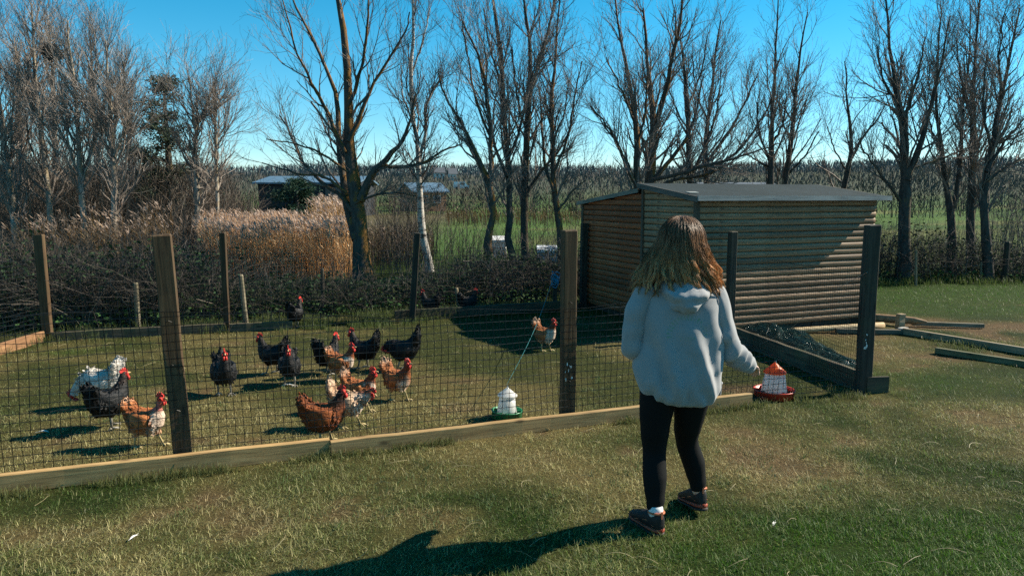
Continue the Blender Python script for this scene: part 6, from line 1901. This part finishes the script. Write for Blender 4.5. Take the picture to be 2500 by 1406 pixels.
    ra = [Vector((.108, .0, 1.152))] + R_ARM
    sleeve(ra, [.056, .059, .055, .058, .054, .047], 90, [(.58, .12, .014, 7, 2.6, 1.4), (.80, .15, .013, 8, .6, 1.6), (.25, .2, .005, 4, 2, 1.2), (.66, .08, .006, 13, 4.0, .8)], 'sleeve')
    for arm, rr in ((L_ARM, .036), (R_ARM, .040)):
        d = (arm[-1] - arm[-2]).normalized(); e = arm[-1]
        MB().tube([e - d * .022, e - d * .010, e + d * .022, e + d * .034, e + d * .030], [rr + .007, rr + .005, rr + .001, rr - .001, rr - .008], 24).build('cuff', M_HOOD, torso, smooth=True)
    # shoulder seams down the back of each armhole
    # hood: a folded bag lying on the upper back, open collar above
    S3, K3 = 48, 36; rr = []
    a3 = np.arange(S3) / S3 * 2 * np.pi
    for i in range(K3):
        v = i / (K3 - 1)                      # 0 bottom of the bag, 1 rim round the neck
        z = 1.082 + .150 * v
        wd = .128 * math.sin(math.pi * (.10 + .52 * v)) ** .8 * (1.0 if v < .75 else 1 - (v - .75) * .5)
        th = .024 + .046 * math.sin(math.pi * min(1, v * 1.05)) ** .8
        yc = -.118 + .050 * v ** 1.5 - .012 * math.sin(math.pi * v)
        ca, sa = np.cos(a3), np.sin(a3)
        fold = .006 * np.sin(5 * ca + 9 * v) + .006 * np.sin(14 * v + 3 * ca ** 2) * (v > .2) + .008 * (vnoise(ca * .1, np.full(S3, v * .2), .04, 12) - .5)
        x = np.sign(ca) * np.abs(ca) ** .9 * (wd + .4 * fold); y = yc + sa * th + fold * np.where(sa < 0, -1, 0) + .05 * (np.abs(x) / .11) ** 2
        zz = z + .028 * (np.abs(x) / .11) ** 1.8 * (1 - v * .6) + .004 * np.sin(12 * x / .1)
        rr.append(np.stack([x + .002, y, zz], 1))
    MB().loft(rr).build('hood', M_HOOD, torso, smooth=True)
    # crumpled rim of the hood showing left under the hair
    t = np.linspace(0, 1, 26); ang = np.pi * (1.02 + .96 * t)
    path = np.stack([-.118 * np.cos(ang) * -1, .012 + .112 * np.sin(ang), 1.185 + .014 * np.sin(7 * t) + .02 * np.abs(np.cos(ang))], 1)
    mb = MB(); mb.tube(path, .022 + .006 * np.sin(19 * t) + .004 * np.sin(41 * t), 14); mb.build('hood_rim', M_HOOD, torso, smooth=True)
    return torso
make_hoodie()

# --- hair: wavy locks of fine strands over a scalp cap
m, nt, b = new_mat('hair_brown')
a_ = N(nt, 'ShaderNodeAttribute', attribute_name='Col')
nt.links.new(a_.outputs['Color'], b.inputs['Base Color'])
b.inputs['Roughness'].default_value = .48; b.inputs['Specular IOR Level'].default_value = .35
b.inputs['Anisotropic'].default_value = .4
M_HAIR = m
def make_hair():
    rg = np.random.default_rng(404)
    HC = np.array((.0, .018, 1.395)); rx, ry, rz = .088, .108, .108
    K = 22; t = np.linspace(0, 1, K)
    nl = 120
    # each lock: azimuth around the head (-90 deg = straight back), length, wave
    az = np.concatenate([rg.uniform(-200, 20, nl - 30), rg.uniform(-150, -30, 30)]) * np.pi / 180
    guides = []
    for i in range(nl):
        A = az[i]; ca, sa = math.cos(A), math.sin(A)
        tip_z = rg.uniform(1.135, 1.235) if sa < -.2 else rg.uniform(1.12, 1.24)
        start_el = rg.uniform(.12, .9)                       # height of the root on the crown
        pts = []
        flare = .195 if ca > 0 else .228
        ph, fr, am = rg.uniform(0, 6.28), rg.uniform(1.7, 2.6), rg.uniform(.011, .024)
        rootx = rg.normal(0, .008); thick_ = 1.0 + .06 * rg.random(); curl_ = rg.uniform(-.5, 1.2)
        for k in range(K):
            tt = t[k]
            if tt < .40:
                el = (1.45 - (1.45 - .05) * (tt / .40) ** .9)     # from the crown down to the ear line
                el = min(el, 1.5)
                q = HC + np.array((ca * math.cos(el) * rx + rootx * (1 - tt / .4), sa * math.cos(el) * ry, math.sin(el) * rz)) * thick_
            else:
                f = (tt - .40) / .60
                ex = rx * thick_ + (flare - rx) * f ** 1.05; ey = ry * thick_ + (.145 - ry) * f ** .8
                z0 = HC[2] + math.sin(.05) * rz
                q = np.array((HC[0] + ca * ex, HC[1] + sa * ey - .0 * f, z0 + (tip_z - z0) * f))
                wv = am * f ** .7
                q = q + np.array((-sa, ca, 0)) * wv * math.sin(fr * 6.28 * f * .62 + ph) + np.array((ca, sa, 0)) * wv * .8 * math.cos(fr * 6.28 * f * .62 + ph)
                if f > .8: q = q + np.array((-ca, -sa * .3, .2)) * (f - .8) * .09 * curl_
            pts.append(q)
        guides.append(pts)
    Gd = np.array(guides)
    ns = 52
    P = np.repeat(Gd, ns, 0)
    n = len(P)
    off = rg.normal(size=(n, 3)); off[:, 2] *= .35
    spread = .0078 * (.55 + .9 * np.sin(np.pi * np.clip(t * 1.02, 0, 1)) ** .8) * np.linspace(1, .32, K)
    P = P + off[:, None, :] * spread[None, :, None]
    ph = rg.uniform(0, 6.28, n)
    P += (rg.normal(size=(n, 1, 3)) * .0016) * np.sin(t[None, :, None] * rg.uniform(4, 12, (n, 1, 1)) + ph[:, None, None])
    cut = rg.uniform(.9, 1.0, n)
    P = P[:, :1] + 0 + np.stack([np.stack([np.interp(t * cut[j], t, P[j, :, k] - P[j, 0, k]) for k in range(3)], -1) for j in range(n)])
    rr = np.full((n, K), .00085) * np.linspace(1, .6, K)[None]
    dark = np.array((.125, .070, .037)); mid = np.array((.23, .118, .052)); tipc = np.array((.46, .24, .10))
    lk = np.repeat(rg.uniform(.35, 1.7, nl), ns)[:, None, None] * rg.uniform(.75, 1.25, n)[:, None, None]
    cc = (dark * (1 - sstep(.15, .55, t))[:, None] + mid * (sstep(.15, .55, t) * (1 - sstep(.5, .95, t)))[:, None] + tipc * sstep(.5, .95, t)[:, None])[None] * lk
    mb = MB(); mb.tubes(P, rr, 3, cc)
    # fly-away wisps, blown to the left
    nw = 90; base = P[rg.integers(0, n, nw)]
    W = base + (rg.normal(size=(nw, 1, 3)) * np.array((.02, .012, .008)) + np.array((-.022, -.004, 0))) * (t ** 1.4)[None, :, None]
    mb.tubes(W, np.full((nw, K), .0005), 3, mid * 1.2)
    hair = mb.build('hair', M_HAIR, girl, smooth=True)
    # scalp cap and inner mass keep the head covered
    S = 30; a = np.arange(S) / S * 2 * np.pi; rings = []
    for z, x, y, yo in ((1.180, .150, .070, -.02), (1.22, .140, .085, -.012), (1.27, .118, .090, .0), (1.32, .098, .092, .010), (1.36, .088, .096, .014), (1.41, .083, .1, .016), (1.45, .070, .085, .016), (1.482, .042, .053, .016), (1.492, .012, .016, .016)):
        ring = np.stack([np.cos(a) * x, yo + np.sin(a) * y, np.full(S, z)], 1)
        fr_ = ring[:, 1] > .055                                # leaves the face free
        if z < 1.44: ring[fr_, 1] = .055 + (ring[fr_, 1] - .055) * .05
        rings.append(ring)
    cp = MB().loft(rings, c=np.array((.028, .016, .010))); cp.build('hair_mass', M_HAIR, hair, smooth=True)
make_hair()
